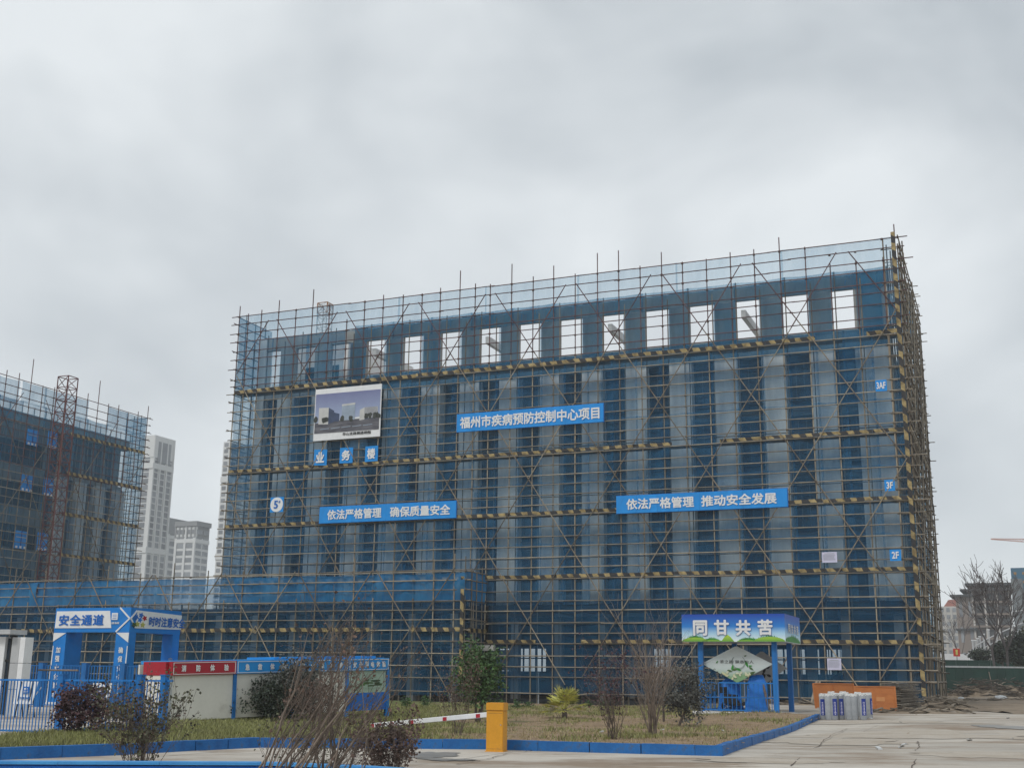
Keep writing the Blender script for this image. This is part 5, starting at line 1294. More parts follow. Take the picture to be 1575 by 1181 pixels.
# ================================================================ HOARDING, ROAD FURNITURE, FAR BUILDINGS (right)
h0 = gp(1452, 1067.5); FHo = Frame((h0.x-8, h0.y+1.5, 0), -.05)
hx1 = FHo.pl(1640, 1050)[0]; hz = FHo.pl(1510, 1024)[1]
ho = thingF('green_hoarding', 'dark green corrugated hoarding with a pale top rail at the right', 'hoarding', FHo)
x = 0; k = 0
while x < hx1:
    obj('panel', MB().box(x, x+.98, (k % 2)*.03, .05+(k % 2)*.03, 0, hz-.2), M['green'], ho) if True else None
    x += 1.0; k += 1
obj('top_rail', MB().box(0, hx1, -.06, .12, hz-.19, hz), M['galv'], ho)
for q in range(0, int(hx1), 6): pole('stay', (q+2, -1.2, 0), (q+2, -.02, hz*.8), .05, 'bark_pale', ho)
F2h = Frame(FHo.w(0, 24), FHo.rz); 
h2 = thingF('rear_hoarding', 'second green hoarding strip seen above the nearer one', 'hoarding', F2h); zz2 = F2h.pl(1510, 1015)[1]
for q in range(30): obj('panel', MB().box(q*1.6, q*1.6+1.57, 0, .05, 0, zz2), M['green'], h2)
F3 = Frame(FHo.w(0, 34), FHo.rz)
swt = thingF('low_shed', 'low white roofed shed behind the green hoardings beside the scaffold', 'shed', F3)
xa, z1 = F3.pl(1449, 1005); xb, z0 = F3.pl(1491, 1015)
bx('wall', xa, xb, 0, 5, 0, z0, 'galv2', swt); obj('roof', MB().prism([(xa-.5, z0), (xb+.5, z0), (xb-1, z1), (xa, z1)], -.5, 5.5), M['white'], swt)
F4 = Frame(FHo.w(0, 29), FHo.rz)
xa, z1 = F4.pl(1466, 997); xb, z0 = F4.pl(1477, 1009)
rsn = thingF('red_sign', 'small red roadside board with yellow marks above the hoarding', 'sign', F4)
bx('board', xa, xb, 0, .1, z0, z1, 'redsign', rsn); pole('post', ((xa+xb)/2, .05, 0), ((xa+xb)/2, .05, z0), .08, 'galv', rsn)
mb = MB()
for q in range(2): mb.box(xa+.3, xb-.3, -.03, -.01, z0+.25+q*.5, z0+.45+q*.5)
mb.box((xa+xb)/2-.15, (xa+xb)/2+.15, -.04, -.03, z0+.2, z1-.2); obj('marks', mb, M['lf_palm'], rsn)
# row of white lamp posts / pergola posts with a slanting handrail
F5 = Frame(FHo.w(0, 40), FHo.rz)
for q, (px_, yt) in enumerate(((1496, 985), (1501, 985), (1506, 982), (1511, 979), (1518, 975), (1527, 968), (1540, 962))):
    xa, zt_ = F5.pl(px_, yt)
    t = thing('white_post', ('shortest, leftmost', 'second from left', 'third from left', 'middle', 'third from right', 'second from right', 'tallest, rightmost')[q]+' white footbridge post in the row behind the hoarding', 'post', F5.w(xa, q*.4, 0), 0, 'white footbridge posts')
    pole('post', (0,0,0), (0,0,zt_), .15, 'galv2', t); pole('cap', (0,0,zt_), (0,0,zt_+.15), .22, 'white', t)
fb = thingF('footbridge', 'sloping white footbridge rail rising to the right behind the bare trees', 'footbridge', F5)
pa = [F5.pl(*p) for p in ((1484, 1012), (1500, 994), (1520, 982), (1545, 970), (1575, 957), (1600, 950))]
for (x0, z0), (x1, z1) in zip(pa, pa[1:]): pole('rail', (x0, .3, z0), (x1, .3, z1), .10, 'galv2', fb); pole('lower_rail', (x0, .3, z0-1.0), (x1, .3, z1-1.0), .07, 'galv2', fb)
x, z = F5.pl(1563, 940); lp = thing('street_lamp', 'slim white street lamp at the right edge beyond the hoarding', 'street lamp', F5.w(x, 2, 0)); pole('mast', (0,0,0), (0,0,z), .12, 'white', lp); pole('arm', (0,0,z), (1.2,0,z+.3), .07, 'white', lp); bx('lamp_head', 1.0, 1.8, -.15, .15, z+.2, z+.35, 'white', lp)

WINM = {}
def tower(name, label, px_c, D, py_top, w_, d_, rz, m, floors, cols, scols, group=None, zb=6, wm='towerwin', ww=.62, wh=.6, cat='building', frontonly=False):
    """px_c: pixel of the near right corner at the top"""
    P = atD(px_c, py_top, D); F = Frame((P.x, P.y, 0), rz); H = P.z
    t = thingF(name, label, cat, F, group)
    bx('wall', -w_, 0, 0, d_, -1, H, m, t)
    fh = (H-zb)/floors
    def wmesh(s, side):
        key = (round(s, 2), round(fh, 2), side, wm)
        if key not in WINM:
            WINM[key] = (MB().box(-s/2, s/2, -.12, .0, 0, fh*wh) if not side else MB().box(-.0, .12, -s/2, s/2, 0, fh*wh)).mesh('window', M[wm])
        return WINM[key]
    for f in range(floors):
        z = zb+f*fh+fh*.2
        for c in range(cols): s = w_/cols; put('window', wmesh(s*ww, 0), t, Matrix.Translation((-w_+s*(c+.5), 0, z)))
        for c in range(scols): s = d_/scols; put('window', wmesh(s*ww, 1), t, Matrix.Translation((0, s*(c+.5), z)))
    return t, H, fh
t, H, fh = tower('residential_tower', 'very tall pale residential tower right of the left block with window strips', 239, 420, 669, 6, 11, RZM, 'tower', 33, 1, 3, zb=10, ww=.5, wh=.80)
for z in [H-12, H-42, H-74, H-106]: bx('band', -6.1, .3, -.3, 11.3, z, z+2.0, 'tower', t)
bx('crown', -6, .2, -.2, 11.2, H-8, H, 'tower', t); bx('crown_louvre', .21, .3, 2, 9, H-9.5, H-2, 'towerwin', t)
for q in range(4): bx('rib', 0, .35, q*3.5, q*3.5+.6, 0, H-1, 'tower', t)
t, H, fh = tower('apartment_block', 'pale grey apartment block with dark crown, nearer of the distant pair', 260, 520, 796, 6, 12, RZM, 'tower', 18, 1, 2, 'distant apartment pair', zb=10, ww=.8, wh=.62)
bx('crown', -6.4, .4, -.4, 12.4, H-7, H, 'tower3', t)
for q in range(3): bx('rib', 0, .4, q*5.4, q*5.4+1.1, 0, H-7, 'tower', t)
for z in (H-9, H-34, H-58): bx('band', -6, .45, -.35, 12.2, z, z+1.6, 'tower', t)
t, H, fh = tower('apartment_block', 'pale grey apartment block with open dark crown, right one of the distant pair', 303, 500, 801, 10.5, 9, RZM, 'tower', 18, 2, 2, 'distant apartment pair', zb=10, ww=.8, wh=.62)
bx('crown', -11, .5, -.5, 9.5, H-2, H, 'tower3', t)
for q in range(6): bx('crown_post', -10.8+q*2, -10.2+q*2, -.3, .3, H-7, H-2, 'tower3', t)
bx('crown_wall', -10.5, 0, 1, 9, H-7, H-2, 'tower3', t)
for q in range(3): bx('rib', -10.5+q*4.7, -10.5+q*4.7+1.1, -.4, 0, 0, H-7, 'tower', t)
for z in (H-9, H-34, H-58): bx('band', -10.5, .2, -.35, 9.2, z, z+1.6, 'tower', t)
t, H, fh = tower('residential_tower', 'tall pale tower sliver just left of the long building', 354, 400, 679, 2.6, 14, RZM, 'tower', 32, 1, 3, zb=10, ww=.6, wh=.6)
for z in [H-14, H-40, H-72]: bx('band', -2.7, .3, -.3, 14.3, z, z+2.0, 'tower', t)
# right side
t, H, fh = tower('apartment_house', 'beige apartment house with a red tiled roof at right beyond the site', 1472, 470, 932, 9, 10, -.42, 'tower2', 10, 4, 0, zb=3, ww=.55, wh=.6)
for q in (-9, -6.8, -4.6, -2.4, -.3): bx('rib', q, q+.45, -.6, -.13, 0, H-.5, 'tower2', t)
obj('roof', MB().prism([(-5, H), (1, H), (0, H+2.6), (-3, H+2.6)], 1, 9), M['redroof'], t)
t, H, fh = tower('concrete_tower', 'unfinished brown concrete tower with overhanging slabs behind the bare trees', 1552, 380, 908, 11.2, 14, -.42, 'tower4', 7, 3, 2, zb=3, ww=.8, wh=.6, wm='conc_dk')  # its dark window boxes put the shade of open floors into colour
bx('roof_slab', -14.5, 2, -2, 15, H, H+.6, 'conc_dk', t); bx('roof_slab', -13, 1.5, -1, 15, H+1.8, H+2.5, 'conc_dk', t)
for q in range(5): bx('roof_post', -12+q*3, -11.6+q*3, 1, 1.5, H+.6, H+1.8, 'tower4', t)
for q in range(7): bx('slab', -11.6, .6, -1.1, 14, 3+fh*q, 3.45+fh*q, 'tower4', t)
for q in range(4): bx('column', -11.2+q*3.6, -10.7+q*3.6, -.7, -.13, 0, H, 'tower2', t)
t, H, fh = tower('concrete_tower', 'narrow left wing of the unfinished concrete tower with thin roof slab', 1498, 384, 917, 5.6, 14, -.42, 'tower4', 3, 2, 0, zb=4, ww=.35, wh=.6, wm='towerwin')
bx('roof_slab', -7.2, .3, -1.5, 14, H, H+.6, 'conc_dk', t); bx('slab', -6, .2, -1.0, 14, H*.62, H*.62+.6, 'conc_dk', t)
t, H, fh = tower('netted_tower', 'tall tower wrapped in grey and blue nets at the right edge', 1606, 330, 872, 8.6, 12, -.42, 'blueblock', 12, 4, 0, zb=4, ww=.3, wh=.3, wm='orangewin')
bx('grey_screen', -8.8, -5.8, -.4, -.13, 0, H-3, 'galvnet', t); bx('parapet', -4, 0, 0, .4, H, H+1.5, 'blueblock', t)
for q in range(5): pole('pole', (-4+q*.9, 0, H), (-4+q*.9, 0, H+2.4), .12, 'bluefence', t)
# crane jib
j0, j1 = atD(1524, 829, 300), atD(1640, 838, 300)
jb = thing('tower_crane', 'pale red tower crane with its jib reaching in at the right edge', 'crane', (j1.x, j1.y, 0))
v = j0-j1; mb = MB(); k = 22
for i in range(k):
    a, b = v*(i/k), v*((i+1)/k); t0 = 1.3*(1-i/k)+.12; t1 = 1.3*(1-(i+1)/k)+.12
    mb.tube(a, b, .14, k=4); mb.tube(a+Vector((0,0,t0)), b+Vector((0,0,t1)), .12, k=4); mb.tube(a, (a+b)/2+Vector((0,0,(t0+t1)/2)), .07, k=4); mb.tube(b, (a+b)/2+Vector((0,0,(t0+t1)/2)), .07, k=4)
obj('jib', mb, M['jib'], jb, mw=Matrix.Translation((0, 0, j1.z)))
lattice(jb, 3, 0, 0, j1.z+6, 1.8, 'jib', .12, 2.5)
bx('cab', 1.5, 3, -1.2, 0, j1.z-2.5, j1.z-.3, 'white', jb)
# ================================================================ TREES AND SHRUBS
def branch(mb, p, d, L, r, depth, rnd, tips, spread=.5, kids=3, up=.15, curl=.25, minr=.003, seg=4, taper=.55, k=5):
    pts = [p]; q = p.copy(); dd = d.copy()
    for i in range(seg):
        dd = (dd+Vector((rnd.gauss(0, curl), rnd.gauss(0, curl), rnd.gauss(0, curl)+up))*.35).normalized(); q = q+dd*(L/seg); pts.append(q.copy())
    mb.path(pts, r, max(minr, r*taper), k)
    if depth == 0:
        tips.append((q.copy(), dd.copy()))
        if len(pts) > 2: tips.append((pts[-2].copy(), dd.copy()))
        return
    for c in range(kids):
        f = rnd.uniform(.35, 1) if c else 1.0; i = min(seg, max(1, int(f*seg))); b = pts[i]
        nd = (dd+Vector((rnd.gauss(0, spread), rnd.gauss(0, spread), rnd.gauss(0, spread*.6)))).normalized()
        branch(mb, b, nd, L*rnd.uniform(.55, .8), max(minr, r*taper*(1 if c == 0 else .75)), depth-1, rnd, tips, spread, kids, up, curl, minr, seg, taper, max(3, k-1))
def leaves(mb, tips, per, size, rnd, sp=.12, droop=.2, ar=.42):
    for (p, d) in tips:
        for _ in range(per):
            c = p+Vector((rnd.gauss(0, sp), rnd.gauss(0, sp), rnd.gauss(0, sp)))
            a = Vector((rnd.gauss(0, 1), rnd.gauss(0, 1), rnd.gauss(-droop, .8))).normalized(); s = size*rnd.uniform(.6, 1.25)
            b = a.orthogonal().normalized(); b.rotate(Matrix.Rotation(rnd.uniform(0, 6.28), 3, a)); b = b*s*ar; q = len(mb.v)
            nn_ = a.cross(b).normalized()*s*.12
            mb.v += [tuple(c), tuple(c+a*s*.5+b+nn_), tuple(c+a*s), tuple(c+a*s*.5-b+nn_)]
            mb.f += [(q, q+1, q+2), (q, q+2, q+3)]
def shrub(px, py, name, label, cat, seed, stems=6, H=1.5, spread=.45, leafm=None, per=5, size=.06, barkm='bark', r=.012, depth=2, kids=3, sp=.08, lean=(0, 0), low=.0, hgt=None, D=None, up=.2, curl=.3, spreadk=.5, basew=.06, group=None, ar=.42, off=.12):
    rnd = random.Random(seed); P = gp(px, py, off) if D is None else atD(px, py, D)
    t = thing(name, label, cat, tuple(P), 0, group)
    mb = MB(); tips = []
    for i in range(stems):
        a = 6.2832*i/stems+rnd.uniform(-.4, .4); q = spread*rnd.uniform(.3, 1.1)
        d = Vector((math.cos(a)*q+lean[0], math.sin(a)*q+lean[1], 1)).normalized()
        branch(mb, Vector((rnd.gauss(0, basew), rnd.gauss(0, basew), -.1)), d, H*rnd.uniform(.42, .6), r*rnd.uniform(.7, 1.2), depth, rnd, tips, spreadk, kids, up, curl)
    obj('branches', mb, M[barkm], t)
    if leafm:
        lm = MB(); leaves(lm, tips, per, size, rnd, sp, ar=ar); o = obj('foliage', lm, M[leafm], t); o['kind'] = 'stuff'
    return t
def ball(px, py, name, label, cat, seed, cpx, cpy, rx, rz_, leafm, count, size, barkm='bark', stem_r=.04, off=.1, hollow=.35, trunks=1):
    """clipped ball shrub: trunk + branches into an ellipsoid of leaves; sizes in pixels of the photograph"""
    rnd = random.Random(seed); P = gp(px, py, off); t = thing(name, label, cat, tuple(P)); sc = P.y/1860
    C = atD(cpx, cpy, P.y)-P; RX, RZ = rx*sc*1.12, rz_*sc*1.12
    mb = MB(); tips = []
    for k in range(trunks):
        o = Vector((rnd.uniform(-.03, .03)*trunks, 0, -.1)); top = C+Vector((rnd.uniform(-.3, .3)*RX*(trunks > 1), 0, -RZ*.7)); mb.path([o, (o+top)/2+Vector((rnd.gauss(0, .03), 0, 0)), top], stem_r, stem_r*.7, 6)
        for i in range(14):
            a = rnd.uniform(0, 6.28); e = rnd.uniform(-.3, 1.4); tp = C+Vector((math.cos(a)*math.cos(e)*RX*.85, math.sin(a)*math.cos(e)*RX*.85, math.sin(e)*RZ*.85))
            mid = top.lerp(tp, .5)+Vector((rnd.gauss(0, .05), rnd.gauss(0, .05), rnd.gauss(0, .05))); mb.path([top, mid, tp], stem_r*.4, .004, 4)
    obj('branches', mb, M[barkm], t)
    lm = MB(); n_ = 0
    while n_ < count:
        v = Vector((rnd.gauss(0, 1), rnd.gauss(0, 1), rnd.gauss(0, 1))).normalized(); rad = rnd.uniform(hollow, 1)**.6
        rad *= 1+.55*noise.noise(v*1.6+Vector((seed, 0, 0)))+.35*noise.noise(v*4+Vector((seed, 3, 0)))
        if noise.noise(v*3.2*rad+Vector((seed*2, 5, 1))) < -.18: continue
        p = C+Vector((v.x*RX*rad, v.y*RX*rad, v.z*RZ*rad))
        if p.z < .05: continue
        leaves(lm, [(p, v)], 2, size, rnd, size*.6); n_ += 1
    o = obj('foliage', lm, M[leafm], t); o['kind'] = 'stuff'; return t
ball(125, 1137, 'round_shrub', 'dark red leaved round shrub on a short trunk in front of the blue fence', 'shrub', 3, 124, 1088, 40, 31, 'lf_red', 1500, .075, off=0)
shrub(214, 1196, 'loose_shrub', 'tall loose shrub with sparse dark leaves in the foreground at left', 'shrub', 5, stems=18, H=1.55, spread=.62, leafm='lf_olive', per=4, size=.052, r=.008, depth=2, kids=3, sp=.035, spreadk=.38, off=0, basew=.09, curl=.35)
shrub(206, 1195, 'loose_shrub', 'denser purple leaved shrub inside the loose foreground shrub', 'shrub', 9, stems=10, H=1.5, spread=.3, leafm='lf_brown', per=5, size=.045, r=.007, depth=2, kids=3, sp=.05, spreadk=.35, off=0)
ball(422, 1108, 'round_shrub', 'large dark green round shrub in front of the cream booth', 'shrub', 11, 424, 1073, 50, 30, 'lf_dk', 2600, .10, trunks=3, hollow=.2)
ball(462, 1108, 'grey_shrub', 'tall greyish round shrub leaning over the booth behind the bare stems', 'shrub', 12, 462, 1048, 42, 40, 'lf_grey', 1900, .10, trunks=3, hollow=.2)
ball(478, 1112, 'brown_shrub', 'brown twiggy shrub behind the leaning bare stems', 'shrub', 14, 480, 1075, 36, 28, 'lf_brown', 1000, .07, trunks=3, hollow=.2)
# foreground clump of leaning bare stems
cl = gp(470, 1262); cs = thing('leafless_clump', 'big clump of leafless stems leaning to the right in the foreground', 'shrub', tuple(cl)); rnd = random.Random(44)
D_c = cl.y
n_s = 0
for i in range(46):
    bxp = rnd.uniform(365, 540); byp = 1262+rnd.uniform(-6, 10); dd = D_c+rnd.uniform(-.8, .8)
    if i < 4: bxp = rnd.uniform(345, 375); tx, ty = bxp+rnd.uniform(90, 190), rnd.uniform(1025, 1090); r0 = .019
    else:
        f = rnd.random(); tx = bxp+rnd.uniform(90, 165)-20; ty = rnd.uniform(965, 1120)
        if rnd.random() < .4: tx, ty = rnd.uniform(495, 560), rnd.uniform(962, 1040)
        r0 = rnd.choice((.006, .008, .010, .014, .019))
    a = atD(bxp, byp, dd)-cl; b = atD(tx, ty, dd+rnd.uniform(-.6, .6))-cl; a.z = -.05
    pts = []; k = 7; bow = rnd.uniform(-.10, .14); w1, w2 = rnd.uniform(0, 6), rnd.uniform(.01, .03)
    for j in range(k+1):
        t_ = j/k; p = a.lerp(b, t_); p.x += -bow*math.sin(math.pi*t_)+w2*math.sin(w1+j*2.1); p.y += w2*math.cos(w1+j*1.7); pts.append(p)
    mb = MB().path(pts, r0, r0*.35, 6)
    obj('stem', mb, M['bark_pale' if i < 4 or rnd.random() < .3 else 'bark'], cs, smooth=True)
    mb = MB(); tips = []
    for q in range(rnd.randint(4, 8)):
        j = rnd.randint(3, k); p = pts[j]; d0 = (pts[j]-pts[j-1]).normalized()
        nd = (d0*1.3+Vector((rnd.gauss(.1, .35), rnd.gauss(0, .4), rnd.gauss(.1, .3)))).normalized()
        branch(mb, p, nd, rnd.uniform(.14, .38), r0*.33, 1, rnd, tips, .4, 2, .1, .35, .0022, 3, .6, 4)
    o = obj('twigs', mb, M['bark'], cs); o['kind'] = 'stuff'
    lm = MB(); leaves(lm, [tp for tp in tips if rnd.random() < .30], 1, .045, rnd, .02)
    if lm.f: o = obj('dry_leaves', lm, M['lf_brown'], cs); o['kind'] = 'stuff'
# dense twig tangle at the clump top
tp_ = atD(527, 990, D_c)-cl; mb = MB(); tips = []
for i in range(34):
    st_ = tp_+Vector((rnd.gauss(-.02, .12), rnd.gauss(0, .12), rnd.gauss(-.2, .15))); branch(mb, st_, Vector((rnd.gauss(.15, .5), rnd.gauss(0, .4), 1)).normalized(), rnd.uniform(.1, .24), .004, 2, rnd, tips, .6, 2, .0, .5, .002, 3, .6, 3)
obj('twigs', mb, M['bark'], cs)['kind'] = 'stuff'
shrub(470, 1200, 'olive_shrub', 'low olive leaved shrub growing among the leaning bare stems', 'shrub', 55, stems=16, H=1.15, spread=.65, leafm='lf_olive', per=2, size=.045, r=.006, depth=2, kids=3, sp=.05, lean=(.3, 0), spreadk=.45, off=0, basew=.25)
shrub(604, 1210, 'purple_shrub', 'foreground shrub with a flat purple brown leafy top in front of the barrier arm', 'shrub', 21, stems=15, H=1.12, spread=.42, leafm='lf_brown', per=6, size=.052, r=.0075, depth=2, kids=3, sp=.045, spreadk=.42, off=0, basew=.10)
shrub(588, 1206, 'red_shrub', 'dark red leaved twiggy shrub at the left of the flat topped one', 'shrub', 22, stems=10, H=1.0, spread=.5, leafm='lf_red', per=3, size=.05, r=.007, depth=2, kids=3, sp=.05, spreadk=.45, off=0)
shrub(705, 1131, 'purple_twig_shrub', 'thin upright purple shrub on the lawn left of the barrier box', 'shrub', 23, stems=12, H=2.0, spread=.26, leafm='lf_brown', per=4, size=.05, r=.010, depth=2, kids=3, sp=.08, spreadk=.3)
ball(733, 1112, 'podocarpus_tree', 'small bright green tree with clumped foliage behind the barrier box', 'tree', 24, 736, 1036, 34, 44, 'lf_green', 2300, .12, stem_r=.06, hollow=.1, trunks=3)
ball(700, 1075, 'podocarpus_tree', 'low green bush touching the left side of the small clumped tree', 'tree', 25, 706, 1042, 18, 20, 'lf_green', 700, .13, hollow=.1)
shrub(945, 1138, 'purple_leaf_shrub', 'sparse purple leaved shrub with many thin stems right of the palm', 'shrub', 26, stems=16, H=2.1, spread=.42, leafm='lf_red', per=3, size=.06, r=.011, depth=2, kids=3, sp=.10, spreadk=.4)
shrub(1003, 1131, 'bare_shrub', 'leafless pale stemmed shrub spreading like a fan between two leafy shrubs', 'shrub', 27, stems=15, H=2.9, spread=.36, leafm=None, barkm='bark_pale', r=.026, depth=3, kids=3, spreadk=.32, curl=.25)
ball(1043, 1118, 'round_shrub', 'dark grey green round shrub on a thin trunk left of the shelter', 'shrub', 28, 1053, 1062, 35, 38, 'lf_grey', 2300, .09, stem_r=.06, hollow=.25)
ball(1020, 1110, 'grey_shrub', 'grey dusty shrub crown spreading above the bare fan shrub', 'shrub', 29, 1022, 1038, 42, 18, 'lf_brown', 600, .08, stem_r=.03, hollow=.2, trunks=2)
# fan palm
P = gp(868, 1104, .12); fp = thing('fan_palm', 'small yellow green fan palm on the lawn before the nets', 'palm', tuple(P)); rnd = random.Random(6); sc_p = P.y/1860
obj('trunk', MB().path([(0,0,-.1),(.02,0,.2),(0,0,.40)], .13, .10, 8), M['bark'], fp)
for i in range(30):
    a = 6.2832*i/30*2.3+rnd.uniform(-.2, .2); el = rnd.uniform(-.15, 1.35); L = rnd.uniform(.8, 1.1)*33*sc_p
    d = Vector((math.cos(a)*math.cos(el), math.sin(a)*math.cos(el), math.sin(el))); base = Vector((0, 0, .36)); hub = base+d*L*.55; mb = MB().tube(base, hub, .015, .010, 4)
    s = d.orthogonal().normalized() if abs(d.z) > .95 else d.cross(Vector((0,0,1))).normalized(); up_ = s.cross(d)
    for q in range(11):
        t_ = (q-5)/5*1.15; v = d*math.cos(t_)+s*math.sin(t_)+up_*(.05); tip = hub+v*L*.62+Vector((0,0,-.10*L*rnd.uniform(.3, 1.3))); wv = (s*math.cos(t_)-d*math.sin(t_))*.035*L/.8
        b = len(mb.v); m_ = hub.lerp(tip, .5); mb.v += [tuple(hub), tuple(m_+wv+up_*.02), tuple(tip), tuple(m_-wv+up_*.02)]; mb.f += [(b, b+1, b+2), (b, b+2, b+3)]
    obj('frond', mb, M['lf_palm'], fp)
bag(850, 1098, .16, .32, 'small grey ragged sack lying at the left foot of the fan palm', 'timber', 9)
# weeds along the scaffold foot
WL = ['just right of the low scaffolding corner', 'second right of the low scaffolding corner', 'left of the white pipe', 'directly beside the white pipe', 'right behind the fan palm', 'second behind the fan palm', 'by the left shelter post', 'below the middle of the shelter railing', 'below the right shelter railing', 'left of the clumped green tree', 'far left of the clumped green tree']
def weeds(name, label, pxs, py, seed, m='lf_green'):
    rnd = random.Random(seed)
    for i, x in enumerate(pxs):
        shrub(x, py+rnd.uniform(-2, 2), name, 'green weed clump '+WL[i]+' at the foot of the scaffolding', 'weed', seed+i, stems=7, H=rnd.uniform(.35, .7), spread=.7, leafm=m, per=8, size=.10, r=.008, depth=1, kids=2, sp=.10, group='green weeds at the foot of the scaffolding')
weeds('weed_clump', 'green weed clump growing at the foot of the scaffolding', (757, 770, 795, 812, 905, 930, 1085, 1130, 1160, 655, 625), 1088, 300)
# bare street trees at right
def bare_tree(px, py, D, py_top, seed, label, lean=0.0, forks=3, r=.19):
    P = atD(px, py, D); P.z = 0; top = atD(px, py_top, D).z; rnd = random.Random(seed)
    t = thing('bare_tree', label, 'tree', tuple(P), 0, 'bare street trees behind the hoarding')
    h0 = top*.36; obj('trunk', MB().path([(0,0,0),(.05,0,h0*.5),(lean*.3,0,h0)], r, r*.8, 8), M['bark_far'], t)
    mb = MB(); tips = []
    for i in range(forks):
        a = 6.2832*i/forks+seed; d = Vector((math.cos(a)*.52, math.sin(a)*.4, 1)).normalized()
        branch(mb, Vector((lean*.3, 0, h0)), d, top*.30, r*.62, 4, rnd, tips, .33, 3, .12, .22, .028, 4, .62, 5)
    o = obj('crown', mb, M['bark_far'], t)
    for s in (-1, 1): pole('stake', (s*1.5, -.3, 0), (-s*.15, 0, 2.9), .06, 'white', t)
    return t
bare_tree(1529, 1020, 152, 880, 3, 'tall leafless tree, left one of the two behind the hoarding', lean=-.4)
bare_tree(1549, 1020, 156, 884, 8, 'tall leafless tree at right with several low forks behind the hoarding', lean=.4, forks=4)
bare_tree(1478, 1020, 260, 930, 12, 'small distant leafless tree in front of the pale apartment house', forks=3, r=.12)
def bush(px, py, D, rx, rz_, seed, label, m='lf_dk', count=900, size=.35):
    P = atD(px, py, D); G = Vector((P.x, P.y, 0)); rnd = random.Random(seed); t = thing('evergreen_bush', label, 'tree', tuple(G), 0, 'evergreen trees beyond the hoarding')
    C = P-G; sc = D/1860; obj('trunk', MB().path([(0,0,0), C*.5, C], .16, .08, 6), M['bark'], t); lm = MB()
    for _ in range(count):
        v = Vector((rnd.gauss(0, 1), rnd.gauss(0, 1), rnd.gauss(0, 1))).normalized()*(rnd.random()**.35)*(1+.3*noise.noise(Vector((rnd.random()*0+seed, 1, 2))))
        v *= 1+.35*noise.noise(v*2.2+Vector((seed*3, 0, 0))); leaves(lm, [(C+Vector((v.x*rx*sc, v.y*rx*sc, v.z*rz_*sc)), v)], 2, size, rnd, .2)
    o = obj('crown', lm, M[m], t); o['kind'] = 'stuff'
bush(1541, 1002, 165, 16, 14, 1, 'dark evergreen tree low between the two bare trees', count=900)
bush(1566, 998, 160, 17, 26, 2, 'dark evergreen tree at the right edge beyond the hoarding', count=1200)
bush(1508, 1008, 175, 14, 9, 3, 'low dark evergreen behind the white posts', count=600)
bush(1590, 985, 170, 22, 30, 4, 'big evergreen partly outside the right edge', 'lf_olive', 1000)
bush(1490, 1012, 230, 12, 5, 5, 'distant low hedge left of the white posts', 'lf_grey', 400)
# small litter on the lawn and road
rnd = random.Random(99)
for i in range(26):
    px_, py_ = rnd.choice(((rnd.uniform(300, 1200), rnd.uniform(1090, 1128)), (rnd.uniform(1280, 1560), rnd.uniform(1085, 1160)))); P = gp(px_, py_, .14 if px_ < 1200 and py_ < 1128 else .01)
    s = rnd.uniform(.03, .09); t = tag(obj('litter', MB().obox((0,0,s*.2), (s, 0, s*.2), (0, s*.6, 0), (0, s*.1, s*.25)), M[rnd.choice(('timber_lt', 'plastic', 'conc', 'conc'))]), 'small pale scrap of litter lying on the ground', 'litter', 'small scraps of litter'); t.location = P; t.rotation_euler = (0, 0, rnd.uniform(0, 6))

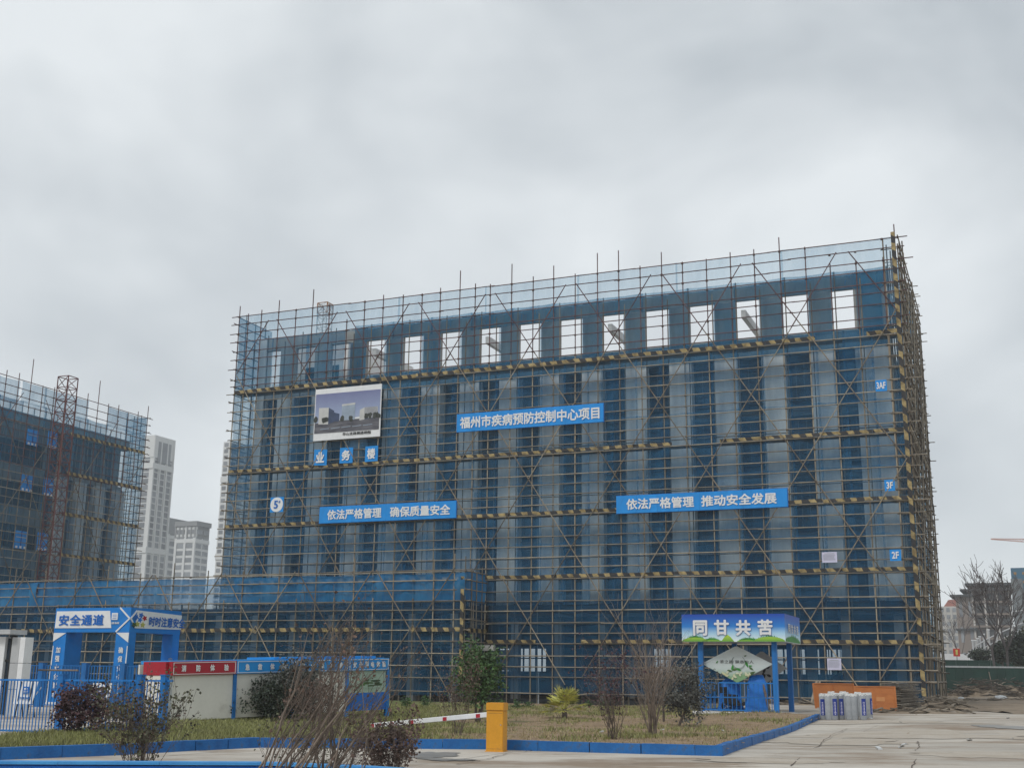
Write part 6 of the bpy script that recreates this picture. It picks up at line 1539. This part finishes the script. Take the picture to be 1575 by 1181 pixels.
# thin films of mud and damp on the concrete
def film(px, py, rx, ry, seed, name, m, h):
    P = gp(px, py); mb = MB(); k = 40; r = []
    mb.v.append((0, 0, 0))
    for i in range(k):
        a = 6.2832*i/k; v = Vector((math.cos(a)*1.3, math.sin(a)*1.3, seed)); s = 1+.5*noise.noise(v)+.35*noise.noise(v*3)+.15*noise.noise(v*9)
        mb.v.append((rx*math.cos(a)*s, ry*math.sin(a)*s, gz(P.x+rx*math.cos(a)*s, P.y+ry*math.sin(a)*s)-gz(P.x, P.y)))
    for i in range(k): mb.f.append((0, 1+i, 1+(i+1) % k))
    o = obj(name, mb, M[m]); o.location = (P.x, P.y, gz(P.x, P.y)+h); o['kind'] = 'stuff'
    o['label'] = 'thin irregular '+name.replace('_', ' ')+' on the concrete'
film(1250, 1140, 2.2, 2.6, 1.5, 'mud_film', 'mud', .009); film(1420, 1128, 3.6, 3.0, 2.7, 'mud_film', 'mud', .009); film(1500, 1160, 1.6, 1.2, 3.3, 'mud_film', 'mud', .009)
film(1360, 1110, 3.5, 1.6, 4.1, 'mud_film', 'mud', .009); film(1180, 1170, 1.5, .7, 5.2, 'mud_film', 'mud', .009)
film(655, 1160, .75, .9, 6.6, 'damp_stain', 'wet', .010); film(690, 1168, .5, .35, 7.1, 'damp_stain', 'wet', .013); film(1555, 1118, 1.2, 1.6, 8.4, 'damp_stain', 'wet', .013)
# cracks in the paving
rnd = random.Random(41)
for (a, b) in (((700, 1176), (815, 1153)), ((1405, 1183), (1412, 1140)), ((930, 1178), (1110, 1170)), ((1215, 1178), (1300, 1120))):
    p0, p1 = gp(*a), gp(*b); mb = MB(); k = 22; d = (p1-p0); s_ = Vector((-d.y, d.x, 0)).normalized(); off_ = 0
    for i in range(k+1):
        off_ = off_*.85+rnd.gauss(0, .03); c = p0.lerp(p1, i/k)+s_*off_; w_ = rnd.uniform(.006, .018)
        mb.v += [tuple(c+s_*w_+Vector((0,0,.016))), tuple(c-s_*w_+Vector((0,0,.016)))]
    for i in range(k): mb.f.append((2*i, 2*i+1, 2*i+3, 2*i+2))
    o = obj('crack', mb, M['bark']); o['kind'] = 'stuff'; o['label'] = 'thin dark crack running across the concrete'
# ================================================================ HAZE
hz_ = bpy.data.materials.new('haze'); hz_.use_nodes = True; t = hz_.node_tree; t.nodes.clear()
o = N(t, 'ShaderNodeOutputMaterial'); v = N(t, 'ShaderNodeVolumePrincipled'); v.inputs['Color'].default_value = (0.93, 0.96, 1.0, 1); v.inputs['Density'].default_value = HAZE; v.inputs['Anisotropy'].default_value = 0.0
t.links.new(v.outputs[0], o.inputs['Volume'])
hb_ = obj('haze', MB().box(-330, 330, -45, 620, -2.5, 150), hz_); hb_['kind'] = 'stuff'
S.cycles.volume_bounces = 1
